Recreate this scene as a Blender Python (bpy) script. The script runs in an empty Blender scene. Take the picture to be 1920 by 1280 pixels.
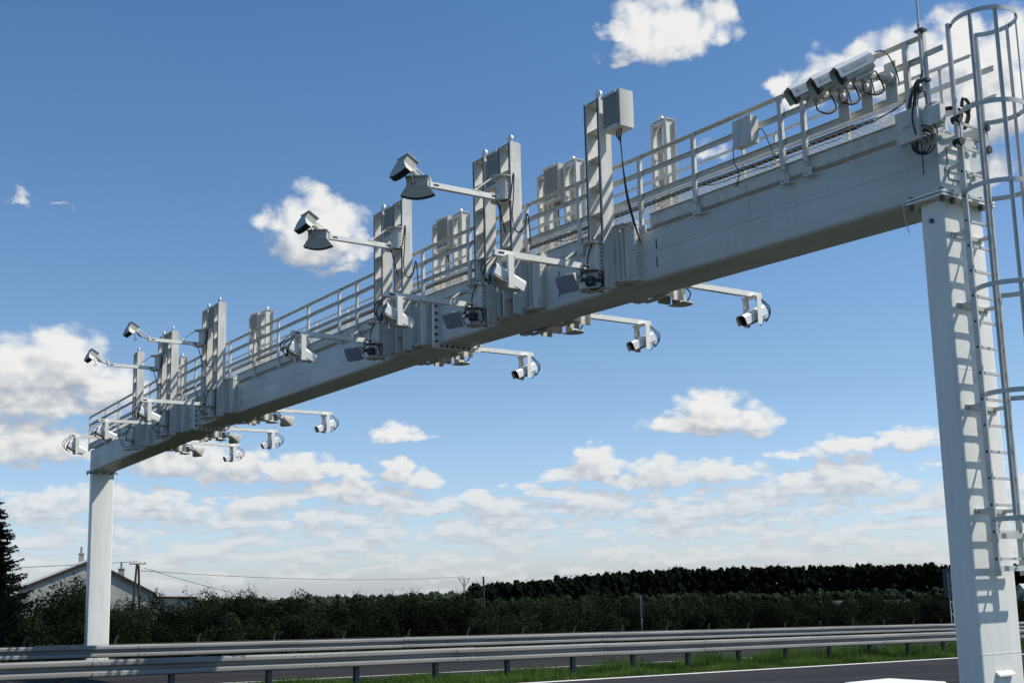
import bpy, math, random
from mathutils import Vector, Matrix
random.seed(7)
R = math.radians
S = bpy.context.scene
COL = S.collection

# ------------------------------------------------------------------ camera
ZB = 6.479                      # height of the underside of the beam above the road at the gantry
cam_d = bpy.data.cameras.new('camera')
cam = bpy.data.objects.new('camera', cam_d)
COL.objects.link(cam)
S.camera = cam
cam_d.sensor_width = 36.0
cam_d.lens = 42.585
cam_d.shift_x = -0.00758
cam_d.shift_y = 0.03814
cam_d.clip_start = 0.1
cam_d.clip_end = 6000
rot = Matrix(((0.564902, 0.15145, 0.81114), (0.824806, -0.07494, -0.560427), (-0.02409, 0.98562, -0.16725)))
cam.matrix_world = Matrix.Translation((44.543, -11.904, ZB - 4.405)) @ rot.to_4x4()

# ------------------------------------------------------------------ light and exposure
SUN = Vector((1.0, 1.5, 2.32)).normalized()
sun_d = bpy.data.lights.new('sun', 'SUN')
sun_d.energy = 5.0
sun_d.angle = R(0.5)
sun_d.color = (1.0, 0.94, 0.84)
sun = bpy.data.objects.new('sun', sun_d)
COL.objects.link(sun)
sun.rotation_euler = (-SUN).to_track_quat('-Z', 'Y').to_euler()
S.view_settings.view_transform = 'Standard'
S.view_settings.look = 'None'
S.view_settings.exposure = 0.12
S.view_settings.gamma = 1.0
S.cycles.max_bounces = 6
S.cycles.diffuse_bounces = 3
S.cycles.glossy_bounces = 3
S.cycles.transparent_max_bounces = 8

# ------------------------------------------------------------------ world: Nishita sky with cumulus
W = bpy.data.worlds.new('World')
S.world = W
W.use_nodes = True
W.cycles.sampling_method = 'MANUAL'
W.cycles.sample_map_resolution = 512
nt = W.node_tree
nt.nodes.clear()


class NB:
    """small helper for node graphs"""
    def __init__(s, tree): s.t = tree
    def n(s, kind, **kw):
        nd = s.t.nodes.new(kind)
        for k, v in kw.items(): setattr(nd, k, v)
        return nd
    def put(s, sock, v):
        if hasattr(v, 'is_output'): s.t.links.new(v, sock)
        else: sock.default_value = v
    def m(s, op, a, b=None, c=None, clamp=False):
        nd = s.n('ShaderNodeMath', operation=op, use_clamp=clamp)
        for i, v in enumerate((a, b, c)):
            if v is not None: s.put(nd.inputs[i], v)
        return nd.outputs[0]
    def v(s, op, a, b=None, c=None):
        nd = s.n('ShaderNodeVectorMath', operation=op)
        for i, x in enumerate((a, b, c)):
            if x is not None: s.put(nd.inputs[i], x)
        return nd.outputs['Value'] if op in ('DOT_PRODUCT', 'LENGTH') else nd.outputs[0]
    def noise(s, vec, scale, detail, rough=0.5, col=False, dims='3D'):
        nd = s.n('ShaderNodeTexNoise', noise_dimensions=dims)
        s.put(nd.inputs['Vector'], vec)
        nd.inputs['Scale'].default_value = scale
        nd.inputs['Detail'].default_value = detail
        nd.inputs['Roughness'].default_value = rough
        return nd.outputs['Color' if col else 'Fac']
    def ramp(s, x, a, b, lo=0.0, hi=1.0, smooth=True):
        nd = s.n('ShaderNodeMapRange', interpolation_type='SMOOTHSTEP' if smooth else 'LINEAR')
        s.put(nd.inputs[0], x)
        for i, q in enumerate((a, b, lo, hi)): s.put(nd.inputs[1 + i], q)
        return nd.outputs[0]
    def mix(s, f, a, b):
        nd = s.n('ShaderNodeMix', data_type='RGBA')
        s.put(nd.inputs[0], f); s.put(nd.inputs[6], a); s.put(nd.inputs[7], b)
        return nd.outputs[2]
    def comb(s, x, y, z=0.0):
        nd = s.n('ShaderNodeCombineXYZ')
        for i, q in enumerate((x, y, z)): s.put(nd.inputs[i], q)
        return nd.outputs[0]


# the cumulus of that day: azimuth (degrees right of the bearing 145.36), elevation, half width, half height, fullness
CLOUDS = [(7.77, 25.08, 2.75, 2.18, 1.0), (10.03, 25.47, 1.56, 1.59, 0.7), (5.54, 25.57, 1.46, 0.65, 0.55), (6.13, 24.06, 1.45, 0.52, 0.35), (7.57, 26.25, 1.84, 1.14, 0.8), (15.59, 22.44, 2.08, 1.37, 0.8), (13.57, 22.32, 1.25, 0.88, 0.8), (16.66, 23.46, 1.46, 1.02, 0.6), (18.75, 22.03, 2.12, 1.69, 1.0), (21.18, 22.57, 1.61, 2.09, 1.0), (22.84, 20.49, 2.43, 3.31, 1.1), (20.26, 20.2, 2.97, 1.59, 1.0), (23.78, 23.02, 1.33, 1.51, 0.8), (10.08, 19.67, 1.78, 0.72, 0.35), (22.34, 17.59, 1.6, 1.1, 0.7), (18.6, 22.4, 4.6, 1.9, 0.85), (21.5, 20.6, 3.4, 2.4, 1.0), (-10.16, 16.48, 1.99, 2.0, 1.1), (-9.02, 17.12, 1.8, 1.47, 0.9), (-8.25, 15.78, 1.41, 1.11, 0.75), (-11.55, 16.81, 1.26, 1.17, 0.6), (-8.88, 15.03, 1.53, 0.54, 0.5), (-21.05, 10.04, 1.93, 1.88, 1.1), (-22.9, 9.5, 2.21, 1.86, 1.0), (-18.97, 9.04, 2.09, 1.31, 0.9), (-22.2, 8.47, 2.91, 1.4, 0.9), (-19.97, 8.18, 2.06, 0.71, 0.6), (-22.34, 6.48, 2.88, 1.52, 0.9), (-20.35, 6.4, 2.04, 0.94, 0.8), (-23.66, 7.03, 1.29, 1.15, 0.8), (-23.14, 17.41, 0.9, 0.35, 0.02), (-21.32, 17.07, 0.9, 0.3, -0.05), (9.04, 7.5, 1.77, 1.44, 1.05), (7.41, 7.25, 1.86, 0.75, 0.8), (10.88, 7.17, 1.46, 1.04, 0.8), (8.9, 7.01, 2.94, 0.45, 0.6), (3.44, 5.33, 1.38, 1.2, 1.0), (2.3, 5.07, 1.64, 0.55, 0.7), (6.56, 4.98, 1.86, 1.05, 0.8), (8.79, 4.9, 2.44, 0.87, 0.7), (5.55, 4.72, 2.98, 0.55, 0.6), (11.0, 5.06, 1.69, 0.54, 0.4), (15.04, 4.4, 1.98, 1.26, 0.95), (12.64, 4.06, 2.6, 0.78, 0.75), (16.64, 3.96, 1.6, 0.72, 0.6), (10.46, 3.98, 1.45, 0.44, 0.6), (15.23, 3.78, 3.22, 0.43, 0.5), (15.14, 5.9, 1.87, 0.58, 0.7), (17.71, 5.95, 1.82, 0.81, 0.8), (12.98, 5.71, 1.9, 0.44, 0.5), (-13.85, 5.6, 2.9, 1.22, 0.8), (-10.47, 5.47, 2.71, 0.99, 0.8), (-8.25, 5.32, 1.49, 0.62, 0.6), (-15.98, 5.84, 2.85, 1.45, 0.8), (-17.87, 6.79, 2.1, 1.68, 0.7), (-5.96, 5.42, 0.95, 0.8, 1.0), (-4.64, 4.9, 1.26, 0.65, 0.9), (-6.12, 7.17, 1.76, 0.65, 0.6), (-5.12, 7.03, 1.51, 0.35, 0.45), (-8.5, 4.58, 2.11, 0.64, 0.9), (-7.01, 4.19, 2.74, 0.7, 0.7), (-10.95, 4.36, 2.2, 0.49, 0.7), (-5.03, 3.66, 2.0, 0.55, 0.6), (-21.15, 3.93, 2.0, 0.93, 0.85), (-22.44, 3.7, 1.3, 1.16, 0.6), (-18.93, 4.28, 2.75, 0.95, 0.6), (-16.63, 3.56, 3.76, 0.96, 0.55), (-13.1, 3.53, 2.89, 0.68, 0.6), (4.01, 3.69, 1.87, 0.8, 0.75), (1.99, 3.42, 1.5, 0.65, 0.6), (6.72, 2.87, 1.72, 0.59, 0.6), (-1.03, 2.83, 1.75, 0.7, 0.8), (-3.04, 2.87, 1.25, 0.5, 0.6), (0.97, 2.78, 1.5, 0.5, 0.5), (-9.47, 2.63, 1.72, 0.54, 0.6), (-12.38, 2.67, 1.69, 0.49, 0.5), (-7.02, 1.97, 1.48, 0.39, 0.45), (0.45, 2.12, 1.5, 0.4, 0.5), (3.46, 2.39, 1.49, 0.5, 0.5), (9.4, 2.54, 1.33, 0.54, 0.6), (12.79, 2.67, 2.36, 0.44, 0.4), (18.19, 3.18, 1.35, 0.52, 0.7), (16.06, 2.31, 1.83, 0.33, 0.4), (19.83, 3.93, 1.54, 0.71, 0.6)]

# node group: cloud density over (azimuth, elevation) in degrees
g = bpy.data.node_groups.new('cloud_density', 'ShaderNodeTree')
g.interface.new_socket('P', in_out='INPUT', socket_type='NodeSocketVector')
g.interface.new_socket('D', in_out='OUTPUT', socket_type='NodeSocketFloat')
b = NB(g)
gi = b.n('NodeGroupInput'); go = b.n('NodeGroupOutput')
P0 = gi.outputs[0]
elv = b.n('ShaderNodeSeparateXYZ'); g.links.new(P0, elv.inputs[0])
hi = b.ramp(elv.outputs[1], 5.0, 17.0)                       # clouds look smaller towards the horizon
def two(sc_hi, sc_lo, detail, rough, col):
    n1 = b.noise(b.v('MULTIPLY', P0, (sc_hi, sc_hi * 1.25, 0.0)), 1.0, detail, rough, col=col, dims='2D')
    n2 = b.noise(b.v('MULTIPLY', P0, (sc_lo, sc_lo * 1.9, 0.0)), 1.0, detail, rough, col=col, dims='2D')
    if col: return b.mix(hi, n2, n1)
    return b.m('MULTIPLY_ADD', hi, b.m('SUBTRACT', n1, n2), n2)
warp = b.v('SUBTRACT', two(0.42, 0.62, 5.0, 0.55, True), (0.5, 0.5, 0.5))
wamp = b.m('MULTIPLY_ADD', hi, 1.9, 1.5)
P1 = b.v('MULTIPLY_ADD', warp, b.comb(wamp, b.m('MULTIPLY_ADD', hi, 1.9, 0.75), 0.0), P0)
D = None
for (a, e, ra, re, st) in CLOUDS:
    q = b.v('MULTIPLY_ADD', P1, (1 / ra, 1 / re, 0.0), (-a / ra, -e / re, 0.0))
    q = b.v('MAXIMUM', q, b.v('MULTIPLY', q, (-1.0, -1.75, 0.0)))       # flatter below than above
    d2 = b.v('DOT_PRODUCT', q, q)
    k = b.m('MULTIPLY_ADD', d2, -0.75, 0.22 + 0.72 * st)
    D = k if D is None else b.m('MAXIMUM', D, k)
D = b.m('MAXIMUM', D, -1.0)
# thin rows of flat cloud low over the horizon
row = b.noise(b.v('MULTIPLY', P0, (0.34, 1.35, 0.0)), 1.0, 5.0, 0.55, dims='2D')
rowk = b.m('MULTIPLY', b.ramp(elv.outputs[1], 0.1, 0.9, 0.7, 1.0), b.ramp(elv.outputs[1], 3.6, 7.0, 1.0, 0.0))
rowd = b.m('MULTIPLY_ADD', b.m('SUBTRACT', row, 0.375), 4.6, b.m('MULTIPLY_ADD', rowk, 2.6, -2.6))
D = b.m('MAXIMUM', D, b.m('MULTIPLY', rowd, 0.75))
fb = two(0.75, 1.1, 9.0, 0.62, False)
D = b.m('MULTIPLY_ADD', b.m('SUBTRACT', fb, 0.5), 0.95, D)
def puff(sc, ay):
    vo = b.n('ShaderNodeTexVoronoi', voronoi_dimensions='2D', feature='SMOOTH_F1')
    vo.inputs['Scale'].default_value = 1.0
    vo.inputs['Smoothness'].default_value = 0.25
    b.put(vo.inputs['Vector'], b.v('MULTIPLY', PW, (sc, sc * ay, 0.0)))
    return vo.outputs['Distance']
PW = b.v('MULTIPLY_ADD', warp, (0.8, 0.5, 0.0), P0)
p_lo = puff(1.35, 1.6)
pf = b.m('MULTIPLY_ADD', hi, b.m('SUBTRACT', puff(1.0, 1.1), p_lo), p_lo)
D = b.m('MULTIPLY_ADD', b.m('SUBTRACT', 0.40, pf), b.m('MULTIPLY_ADD', hi, 0.08, 0.55), D)
g.links.new(D, go.inputs[0])

b = NB(nt)
geo = b.n('ShaderNodeTexCoord')
dirv = geo.outputs['Generated']
YAW = R(145.3589)
fwd = b.v('DOT_PRODUCT', dirv, (math.cos(YAW), math.sin(YAW), 0.0))
rgt = b.v('DOT_PRODUCT', dirv, (math.sin(YAW), -math.cos(YAW), 0.0))
sz = b.n('ShaderNodeSeparateXYZ'); nt.links.new(dirv, sz.inputs[0])
az = b.m('MULTIPLY', b.m('ARCTAN2', rgt, fwd), 180 / math.pi)
el = b.m('MULTIPLY', b.m('ARCSINE', sz.outputs[2]), 180 / math.pi)
PA = b.comb(az, el, 0.0)


def dens(vec):
    nd = b.n('ShaderNodeGroup', node_tree=g)
    b.put(nd.inputs[0], vec)
    return nd.outputs[0]


hi2 = b.ramp(el, 5.0, 14.0)
D0 = dens(PA)
D1 = dens(b.v('ADD', PA, b.comb(b.m('MULTIPLY', b.m('ADD', el, 4.0), 0.03), b.m('MULTIPLY', b.m('ADD', el, 3.0), 0.085), 0.0)))
alpha = b.ramp(D0, b.m('MULTIPLY_ADD', hi2, -0.10, 0.0), b.m('MULTIPLY_ADD', hi2, 0.22, 0.58))
light = b.m('MULTIPLY_ADD', b.m('SUBTRACT', D0, D1), 0.50, 0.50, clamp=True)
lightk = b.ramp(light, 0.1, 0.9)
ccol = b.mix(lightk, (0.40, 0.43, 0.49, 1), (0.88, 0.88, 0.86, 1))
low = b.ramp(el, 0.0, 9.0, 0.38, 1.0)
ccol = b.mix(low, (0.64, 0.67, 0.70, 1), ccol)                   # distant cloud pales into the air
alpha = b.m('MULTIPLY', alpha, b.ramp(el, 0.0, 6.5, 0.58, 0.97))
sky = b.n('ShaderNodeTexSky', sky_type='NISHITA')
sky.sun_disc = False
sky.sun_elevation = math.asin(SUN.z)
sky.sun_rotation = math.atan2(SUN.x, SUN.y)
sky.altitude = 0.0
sky.air_density = 1.0
sky.dust_density = 0.5
sky.ozone_density = 2.0
tint = b.mix(b.ramp(el, 8.0, 28.0, smooth=False), (0.90, 1.03, 1.16, 1), (0.62, 0.91, 1.12, 1))
tint = b.mix(b.ramp(el, 0.0, 9.0, smooth=False), (1.02, 1.14, 1.55, 1), tint)
skc = b.v('MULTIPLY', sky.outputs[0], tint)
bg_sky = b.n('ShaderNodeBackground'); nt.links.new(skc, bg_sky.inputs[0]); bg_sky.inputs[1].default_value = 0.101
bg_cl = b.n('ShaderNodeBackground'); nt.links.new(ccol, bg_cl.inputs[0]); bg_cl.inputs[1].default_value = 0.92
mx = b.n('ShaderNodeMixShader'); nt.links.new(alpha, mx.inputs[0])
nt.links.new(bg_sky.outputs[0], mx.inputs[1]); nt.links.new(bg_cl.outputs[0], mx.inputs[2])
wo = b.n('ShaderNodeOutputWorld'); nt.links.new(mx.outputs[0], wo.inputs[0])


# ------------------------------------------------------------------ materials
def mat(name, col, rough=0.5, metal=0.0, var=0.12, scale=3.0, stretch=(1, 1, 1), spec=0.5, bump=0.0, bscale=40.0, col2=None, trans=0.0, detail=6.0, objvar=0.0, streak=0.0):
    m = bpy.data.materials.new(name)
    m.use_nodes = True
    t = m.node_tree
    t.nodes.clear()
    k = NB(t)
    out = k.n('ShaderNodeOutputMaterial')
    p = k.n('ShaderNodeBsdfPrincipled')
    tc = k.n('ShaderNodeTexCoord')
    vec = k.v('MULTIPLY', tc.outputs['Object'], stretch)
    nz = k.noise(vec, scale, detail, 0.6)
    c1 = tuple(max(0, x * (1 - var)) for x in col) + (1,)
    c2 = (tuple(x * (1 + var) for x in col) if col2 is None else tuple(col2)) + (1,)
    cc = k.mix(k.ramp(nz, 0.3, 0.7), c1, c2)
    if streak:
        s1 = k.noise(k.v('MULTIPLY', tc.outputs['Object'], (7.0, 7.0, 0.45)), 1.0, 5.0, 0.65)
        s2 = k.noise(tc.outputs['Object'], 0.55, 5.0, 0.7)
        s3 = k.noise(tc.outputs['Object'], 14.0, 3.0, 0.6)
        f = k.m('MULTIPLY', k.ramp(s1, 0.50, 0.74, 0.0, 1.0), k.ramp(s2, 0.40, 0.62, 0.25, 1.0))
        cc = k.mix(k.m('MULTIPLY', f, streak), cc, (0.20, 0.19, 0.16, 1))
        cc = k.mix(k.m('MULTIPLY', k.ramp(s3, 0.58, 0.75), streak * 0.45), cc, (0.25, 0.24, 0.21, 1))
        k.put(p.inputs['Roughness'], k.ramp(s2, 0.3, 0.7, rough - 0.1, rough + 0.15))
    if objvar:
        oi = k.n('ShaderNodeObjectInfo')
        cc = k.v('SCALE', cc, None); vs = cc.node; k.put(vs.inputs['Scale'], k.m('MULTIPLY_ADD', oi.outputs['Random'], objvar, 1 - objvar * 0.5))
    t.links.new(cc, p.inputs['Base Color'])
    p.inputs['Roughness'].default_value = rough
    p.inputs['Metallic'].default_value = metal
    p.inputs['Specular IOR Level'].default_value = spec
    if bump:
        bn = k.noise(tc.outputs['Object'], bscale, 4.0, 0.6)
        bp = k.n('ShaderNodeBump'); bp.inputs['Strength'].default_value = bump; bp.inputs['Distance'].default_value = 0.02
        t.links.new(bn, bp.inputs['Height']); t.links.new(bp.outputs[0], p.inputs['Normal'])
    sh = p.outputs[0]
    if trans:
        tr = k.n('ShaderNodeBsdfTranslucent'); t.links.new(cc, tr.inputs[0])
        ms = k.n('ShaderNodeMixShader'); ms.inputs[0].default_value = trans
        t.links.new(sh, ms.inputs[1]); t.links.new(tr.outputs[0], ms.inputs[2]); sh = ms.outputs[0]
    t.links.new(sh, out.inputs[0])
    return m


M = {
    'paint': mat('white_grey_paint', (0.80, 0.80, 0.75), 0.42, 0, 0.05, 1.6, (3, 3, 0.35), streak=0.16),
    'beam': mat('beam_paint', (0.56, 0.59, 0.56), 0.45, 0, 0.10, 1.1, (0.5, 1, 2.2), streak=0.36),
    'galv': mat('galvanised_steel', (0.62, 0.61, 0.56), 0.55, 0.0, 0.10, 9.0, streak=0.30),
    'mast': mat('mast_steel', (0.62, 0.61, 0.56), 0.55, 0.0, 0.14, 3.0, (2, 2, 0.6), streak=0.35),
    'alu': mat('aluminium', (0.55, 0.55, 0.52), 0.42, 0.15, 0.08, 6.0),
    'box': mat('enclosure_beige', (0.52, 0.51, 0.46), 0.55, 0, 0.05, 4.0),
    'boxface': mat('enclosure_face', (0.23, 0.23, 0.20), 0.6, 0, 0.08, 4.0),
    'scan': mat('scanner_grey', (0.44, 0.44, 0.39), 0.55, 0, 0.06, 6.0),
    'white': mat('white_shell', (0.78, 0.79, 0.78), 0.35, 0, 0.04, 5.0),
    'glass': mat('black_glass', (0.012, 0.012, 0.014), 0.08, 0, 0.1, 5.0),
    'dark': mat('dark_opening', (0.015, 0.014, 0.012), 0.6, 0, 0.1, 5.0),
    'cable': mat('black_cable', (0.014, 0.014, 0.015), 0.45, 0, 0.2, 20.0),
    'lens': mat('infrared_lens', (0.24, 0.24, 0.34), 0.25, 0, 0.10, 60.0),
    'bolt': mat('bolt_steel', (0.10, 0.10, 0.11), 0.5, 0.6, 0.2, 30.0),
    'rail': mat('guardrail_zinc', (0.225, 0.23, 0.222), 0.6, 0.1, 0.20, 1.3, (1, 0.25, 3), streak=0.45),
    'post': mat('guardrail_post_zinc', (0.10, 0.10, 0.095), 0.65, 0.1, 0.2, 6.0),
    'asphalt': mat('asphalt', (0.026, 0.026, 0.028), 0.9, 0, 0.38, 1.0, (1.6, 0.06, 1.0), spec=0.12, bump=0.6, bscale=90),
    'line': mat('road_paint', (0.72, 0.72, 0.70), 0.6, 0, 0.10, 5.0, bump=0.2, bscale=60),
    'soil': mat('grassy_ground', (0.018, 0.028, 0.009), 0.95, 0, 0.4, 0.9, spec=0.02, col2=(0.032, 0.04, 0.014)),
    'grass': mat('grass_blades', (0.065, 0.155, 0.022), 0.7, 0, 0.5, 0.7, spec=0.05, col2=(0.15, 0.22, 0.05), trans=0.3),
    'drygrass': mat('dry_grass', (0.035, 0.032, 0.017), 0.8, 0, 0.4, 1.1, spec=0.05, col2=(0.018, 0.028, 0.009), trans=0.2),
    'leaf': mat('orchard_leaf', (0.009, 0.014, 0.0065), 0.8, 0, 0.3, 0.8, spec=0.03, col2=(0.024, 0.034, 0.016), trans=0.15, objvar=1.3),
    'leaf2': mat('pale_leaf', (0.022, 0.034, 0.017), 0.7, 0, 0.4, 1.3, spec=0.05, trans=0.2),
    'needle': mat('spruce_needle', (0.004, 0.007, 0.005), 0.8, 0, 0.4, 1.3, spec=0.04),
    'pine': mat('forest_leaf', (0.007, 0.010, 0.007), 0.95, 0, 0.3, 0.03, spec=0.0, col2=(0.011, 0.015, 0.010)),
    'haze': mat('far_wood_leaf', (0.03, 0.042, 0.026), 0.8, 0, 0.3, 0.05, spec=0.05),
    'bark': mat('bark', (0.05, 0.04, 0.03), 0.9, 0, 0.3, 8.0, (1, 1, 0.3), spec=0.1),
    'wood': mat('pole_wood', (0.06, 0.05, 0.042), 0.85, 0, 0.3, 6.0, (1, 1, 0.2), spec=0.15),
    'concrete': mat('concrete', (0.075, 0.07, 0.055), 0.85, 0, 0.2, 6.0, spec=0.2),
    'plaster': mat('house_plaster', (0.42, 0.415, 0.375), 0.85, 0, 0.10, 0.8, spec=0.15),
    'fascia': mat('red_fascia', (0.05, 0.028, 0.022), 0.8, 0, 0.2, 4.0),
    'sheet': mat('roof_sheet', (0.45, 0.45, 0.45), 0.6, 0.1, 0.1, 2.0),
    'roofdark': mat('roof_tar', (0.06, 0.055, 0.055), 0.8, 0, 0.2, 2.0),
    'brick': mat('chimney_brick', (0.30, 0.27, 0.25), 0.85, 0, 0.25, 9.0),
    'signback': mat('sign_back', (0.03, 0.034, 0.045), 0.55, 0.2, 0.08, 2.0),
    'cabinet': mat('cabinet_white', (0.80, 0.81, 0.80), 0.4, 0, 0.03, 2.0),
    'rubber': mat('black_rubber', (0.02, 0.02, 0.02), 0.6, 0, 0.1, 9.0),
}


# ------------------------------------------------------------------ mesh builder
class MB:
    def __init__(s, org=(0, 0, 0), tf=None):
        s.v = []; s.f = []; s.o = Vector(org); s.tf = tf
    def pt(s, p):
        p = Vector(p)
        if s.tf: p = s.tf @ p
        s.v.append(p - s.o)
        return len(s.v) - 1
    def face(s, idx): s.f.append(tuple(idx))
    def poly(s, pts): s.face([s.pt(p) for p in pts])
    def box(s, x0, x1, y0, y1, z0, z1):
        i = [s.pt((x, y, z)) for x in (x0, x1) for y in (y0, y1) for z in (z0, z1)]
        for a in ((0, 1, 3, 2), (4, 6, 7, 5), (0, 4, 5, 1), (2, 3, 7, 6), (0, 2, 6, 4), (1, 5, 7, 3)):
            s.face([i[k] for k in a])
        return s
    def skew(s, a, b2, hw, z0, z1):
        """bar from point a to b2 (3D), half width hw in y, from z0 to z1 relative to the end points"""
        a = Vector(a); b2 = Vector(b2)
        i = [s.pt(p + Vector((0, dy, dz))) for p in (a, b2) for dy in (-hw, hw) for dz in (z0, z1)]
        for q in ((0, 1, 3, 2), (4, 6, 7, 5), (0, 4, 5, 1), (2, 3, 7, 6), (0, 2, 6, 4), (1, 5, 7, 3)):
            s.face([i[k] for k in q])
        return s
    def prism(s, poly, d, cap=True):
        """poly: 3D points; extruded by vector d"""
        d = Vector(d)
        a = [s.pt(p) for p in poly]; c = [s.pt(Vector(p) + d) for p in poly]
        n = len(a)
        for k in range(n): s.face((a[k], a[(k + 1) % n], c[(k + 1) % n], c[k]))
        if cap:
            s.face(a[::-1]); s.face(c)
        return s
    def loft(s, rings, cap=True):
        ids = [[s.pt(p) for p in r] for r in rings]
        n = len(ids[0])
        for q in range(len(ids) - 1):
            for k in range(n):
                s.face((ids[q][k], ids[q][(k + 1) % n], ids[q + 1][(k + 1) % n], ids[q + 1][k]))
        if cap:
            s.face(ids[0][::-1]); s.face(ids[-1])
        return s
    def tube(s, pts, r, n=8, r2=None):
        pts = [Vector(p) for p in pts]
        rings = []
        up = Vector((0, 0, 1))
        for k, p in enumerate(pts):
            d = (pts[min(k + 1, len(pts) - 1)] - pts[max(k - 1, 0)]).normalized()
            if abs(d.dot(up)) > 0.97: up = Vector((1, 0.2, 0))
            x = d.cross(up).normalized(); y = x.cross(d).normalized()
            rr = r if r2 is None else r + (r2 - r) * k / (len(pts) - 1)
            rings.append([p + rr * (math.cos(2 * math.pi * j / n) * x + math.sin(2 * math.pi * j / n) * y) for j in range(n)])
            up = y
        return s.loft(rings)
    def bar(s, a, b2, w, h, up=(0, 0, 1)):
        """rectangular bar between two points, w across, h along up"""
        a = Vector(a); b2 = Vector(b2); d = (b2 - a).normalized()
        u = Vector(up); x = d.cross(u).normalized(); y = x.cross(d).normalized()
        ring = lambda p: [p + x * w / 2 * sx + y * h / 2 * sy for sx, sy in ((-1, -1), (1, -1), (1, 1), (-1, 1))]
        return s.loft([ring(a), ring(b2)])
    def disc(s, c, ax, r, h, n=16):
        c = Vector(c); ax = Vector(ax).normalized()
        return s.tube([c - ax * h / 2, c + ax * h / 2], r, n)
    def quad(s, c, x, y):
        c = Vector(c)
        s.face([s.pt(c - x - y), s.pt(c + x - y), s.pt(c + x + y), s.pt(c - x + y)])
    def mesh(s, name, m, smooth=True):
        me = bpy.data.meshes.new(name)
        me.from_pydata([tuple(p) for p in s.v], [], s.f)
        if m is not None: me.materials.append(M[m])
        if smooth:
            me.polygons.foreach_set('use_smooth', [True] * len(me.polygons))
            me.set_sharp_from_angle(angle=R(32))
        me.update()
        return me
    def build(s, name, m, parent=None, smooth=True, fix=True):
        me = s.mesh(name, m, smooth)
        if fix:
            import bmesh
            bm = bmesh.new(); bm.from_mesh(me)
            bmesh.ops.recalc_face_normals(bm, faces=bm.faces)
            bm.to_mesh(me); bm.free()
        o = bpy.data.objects.new(name, me)
        COL.objects.link(o)
        if parent is not None: o.parent = parent
        else: o.location = s.o
        return o


def tag(o, label=None, cat=None, group=None, kind=None):
    if label: o['label'] = label
    if cat: o['category'] = cat
    if group: o['group'] = group
    if kind: o['kind'] = kind
    return o


def thing(name, label, cat, loc=(0, 0, 0), rz=0.0, group=None):
    o = bpy.data.objects.new(name, None)
    o.empty_display_size = 0.2
    COL.objects.link(o)
    o.location = loc; o.rotation_euler = (0, 0, rz)
    return tag(o, label, cat, group)


def copy_tree(o, parent=None):
    c = o.copy(); COL.objects.link(c)
    if parent is not None: c.parent = parent
    for ch in list(o.children): copy_tree(ch, c)
    return c


def spline(pts, n=6):
    pts = [Vector(p) for p in pts]
    out = []
    for i in range(len(pts) - 1):
        p0 = pts[max(i - 1, 0)]; p1 = pts[i]; p2 = pts[i + 1]; p3 = pts[min(i + 2, len(pts) - 1)]
        for k in range(n):
            t = k / n
            out.append(0.5 * ((2 * p1) + (-p0 + p2) * t + (2 * p0 - 5 * p1 + 4 * p2 - p3) * t * t + (-p0 + 3 * p1 - 3 * p2 + p3) * t ** 3))
    out.append(pts[-1])
    return out


def rrect(w0, w1, h0, h1, r, seg=5):
    """rounded rectangle in 2D"""
    out = []
    for cx, cy, a0 in ((w1 - r, h1 - r, 0), (w0 + r, h1 - r, 90), (w0 + r, h0 + r, 180), (w1 - r, h0 + r, 270)):
        for k in range(seg + 1):
            a = R(a0 + 90 * k / seg)
            out.append((cx + r * math.cos(a), cy + r * math.sin(a)))
    return out


# ------------------------------------------------------------------ gantry frame
L = 36.126; X1 = 11.12; X2 = 24.57; CAMB = 0.305; BW = 0.82; BH = 0.80


def zb(x):
    x = min(max(x, 0), L)
    if x < X1: return ZB + CAMB * x / X1
    if x > X2: return ZB + CAMB * (L - x) / (L - X2)
    return ZB + CAMB


RY = R(95.445)                                   # bearing of the road
TX, TY = math.cos(RY), math.sin(RY)              # along the road
NX, NY = TY, -TX                                 # across it, towards the near side


def zg(x, y):
    n = x * NX + y * NY; t = x * TX + y * TY
    tt = min(max(t, -40), 110)
    z = -0.024 * tt
    if t > 110: z -= 0.8 * min((t - 110) / 300, 1)
    k = min(max((11.6 - n) / 6.5, 0), 1)
    z -= 0.85 * k * k * (3 - 2 * k)
    if n > 33.6: z -= 0.25 * min((n - 33.6) / 2.0, 1)
    return z


def nt2xy(n, t): return (n * NX + t * TX, n * NY + t * TY)


# ---------------- ground and roads
gm = MB()
ns = [-900, -600, -420, -300, -220, -160, -120, -90, -70, -50, -36, -24, -14, -7, -2, 1, 3, 5, 7, 8.5, 10, 11, 11.6, 13, 16, 19, 20.5, 22, 25, 30, 33.6, 34.6, 35.6, 40, 50, 70, 120, 250, 500]
ts = [-400, -200, -100, -60, -40, -30, -20, -12, -6, 0, 6, 12, 20, 30, 40, 55, 70, 90, 110, 140, 180, 240, 320, 450, 700, 1100]
ids = [[None] * len(ts) for _ in ns]
for i, n in enumerate(ns):
    for j, t in enumerate(ts):
        x, y = nt2xy(n, t)
        ids[i][j] = gm.pt((x, y, zg(x, y)))
for i in range(len(ns) - 1):
    for j in range(len(ts) - 1):
        gm.face((ids[i][j], ids[i + 1][j], ids[i + 1][j + 1], ids[i][j + 1]))
tag(gm.build('ground', 'soil', fix=False), kind='structure')


def strip(name, n0, n1, m, dz, t0=-60, t1=300, step=10):
    mb = MB()
    t = t0; prev = None
    while t <= t1:
        row = []
        for n in (n0, n1):
            x, y = nt2xy(n, t)
            row.append(mb.pt((x, y, zg(x, y) + dz)))
        if prev: mb.face((prev[0], prev[1], row[1], row[0]))
        prev = row; t += step
    return mb.build(name, m, fix=False)


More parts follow.
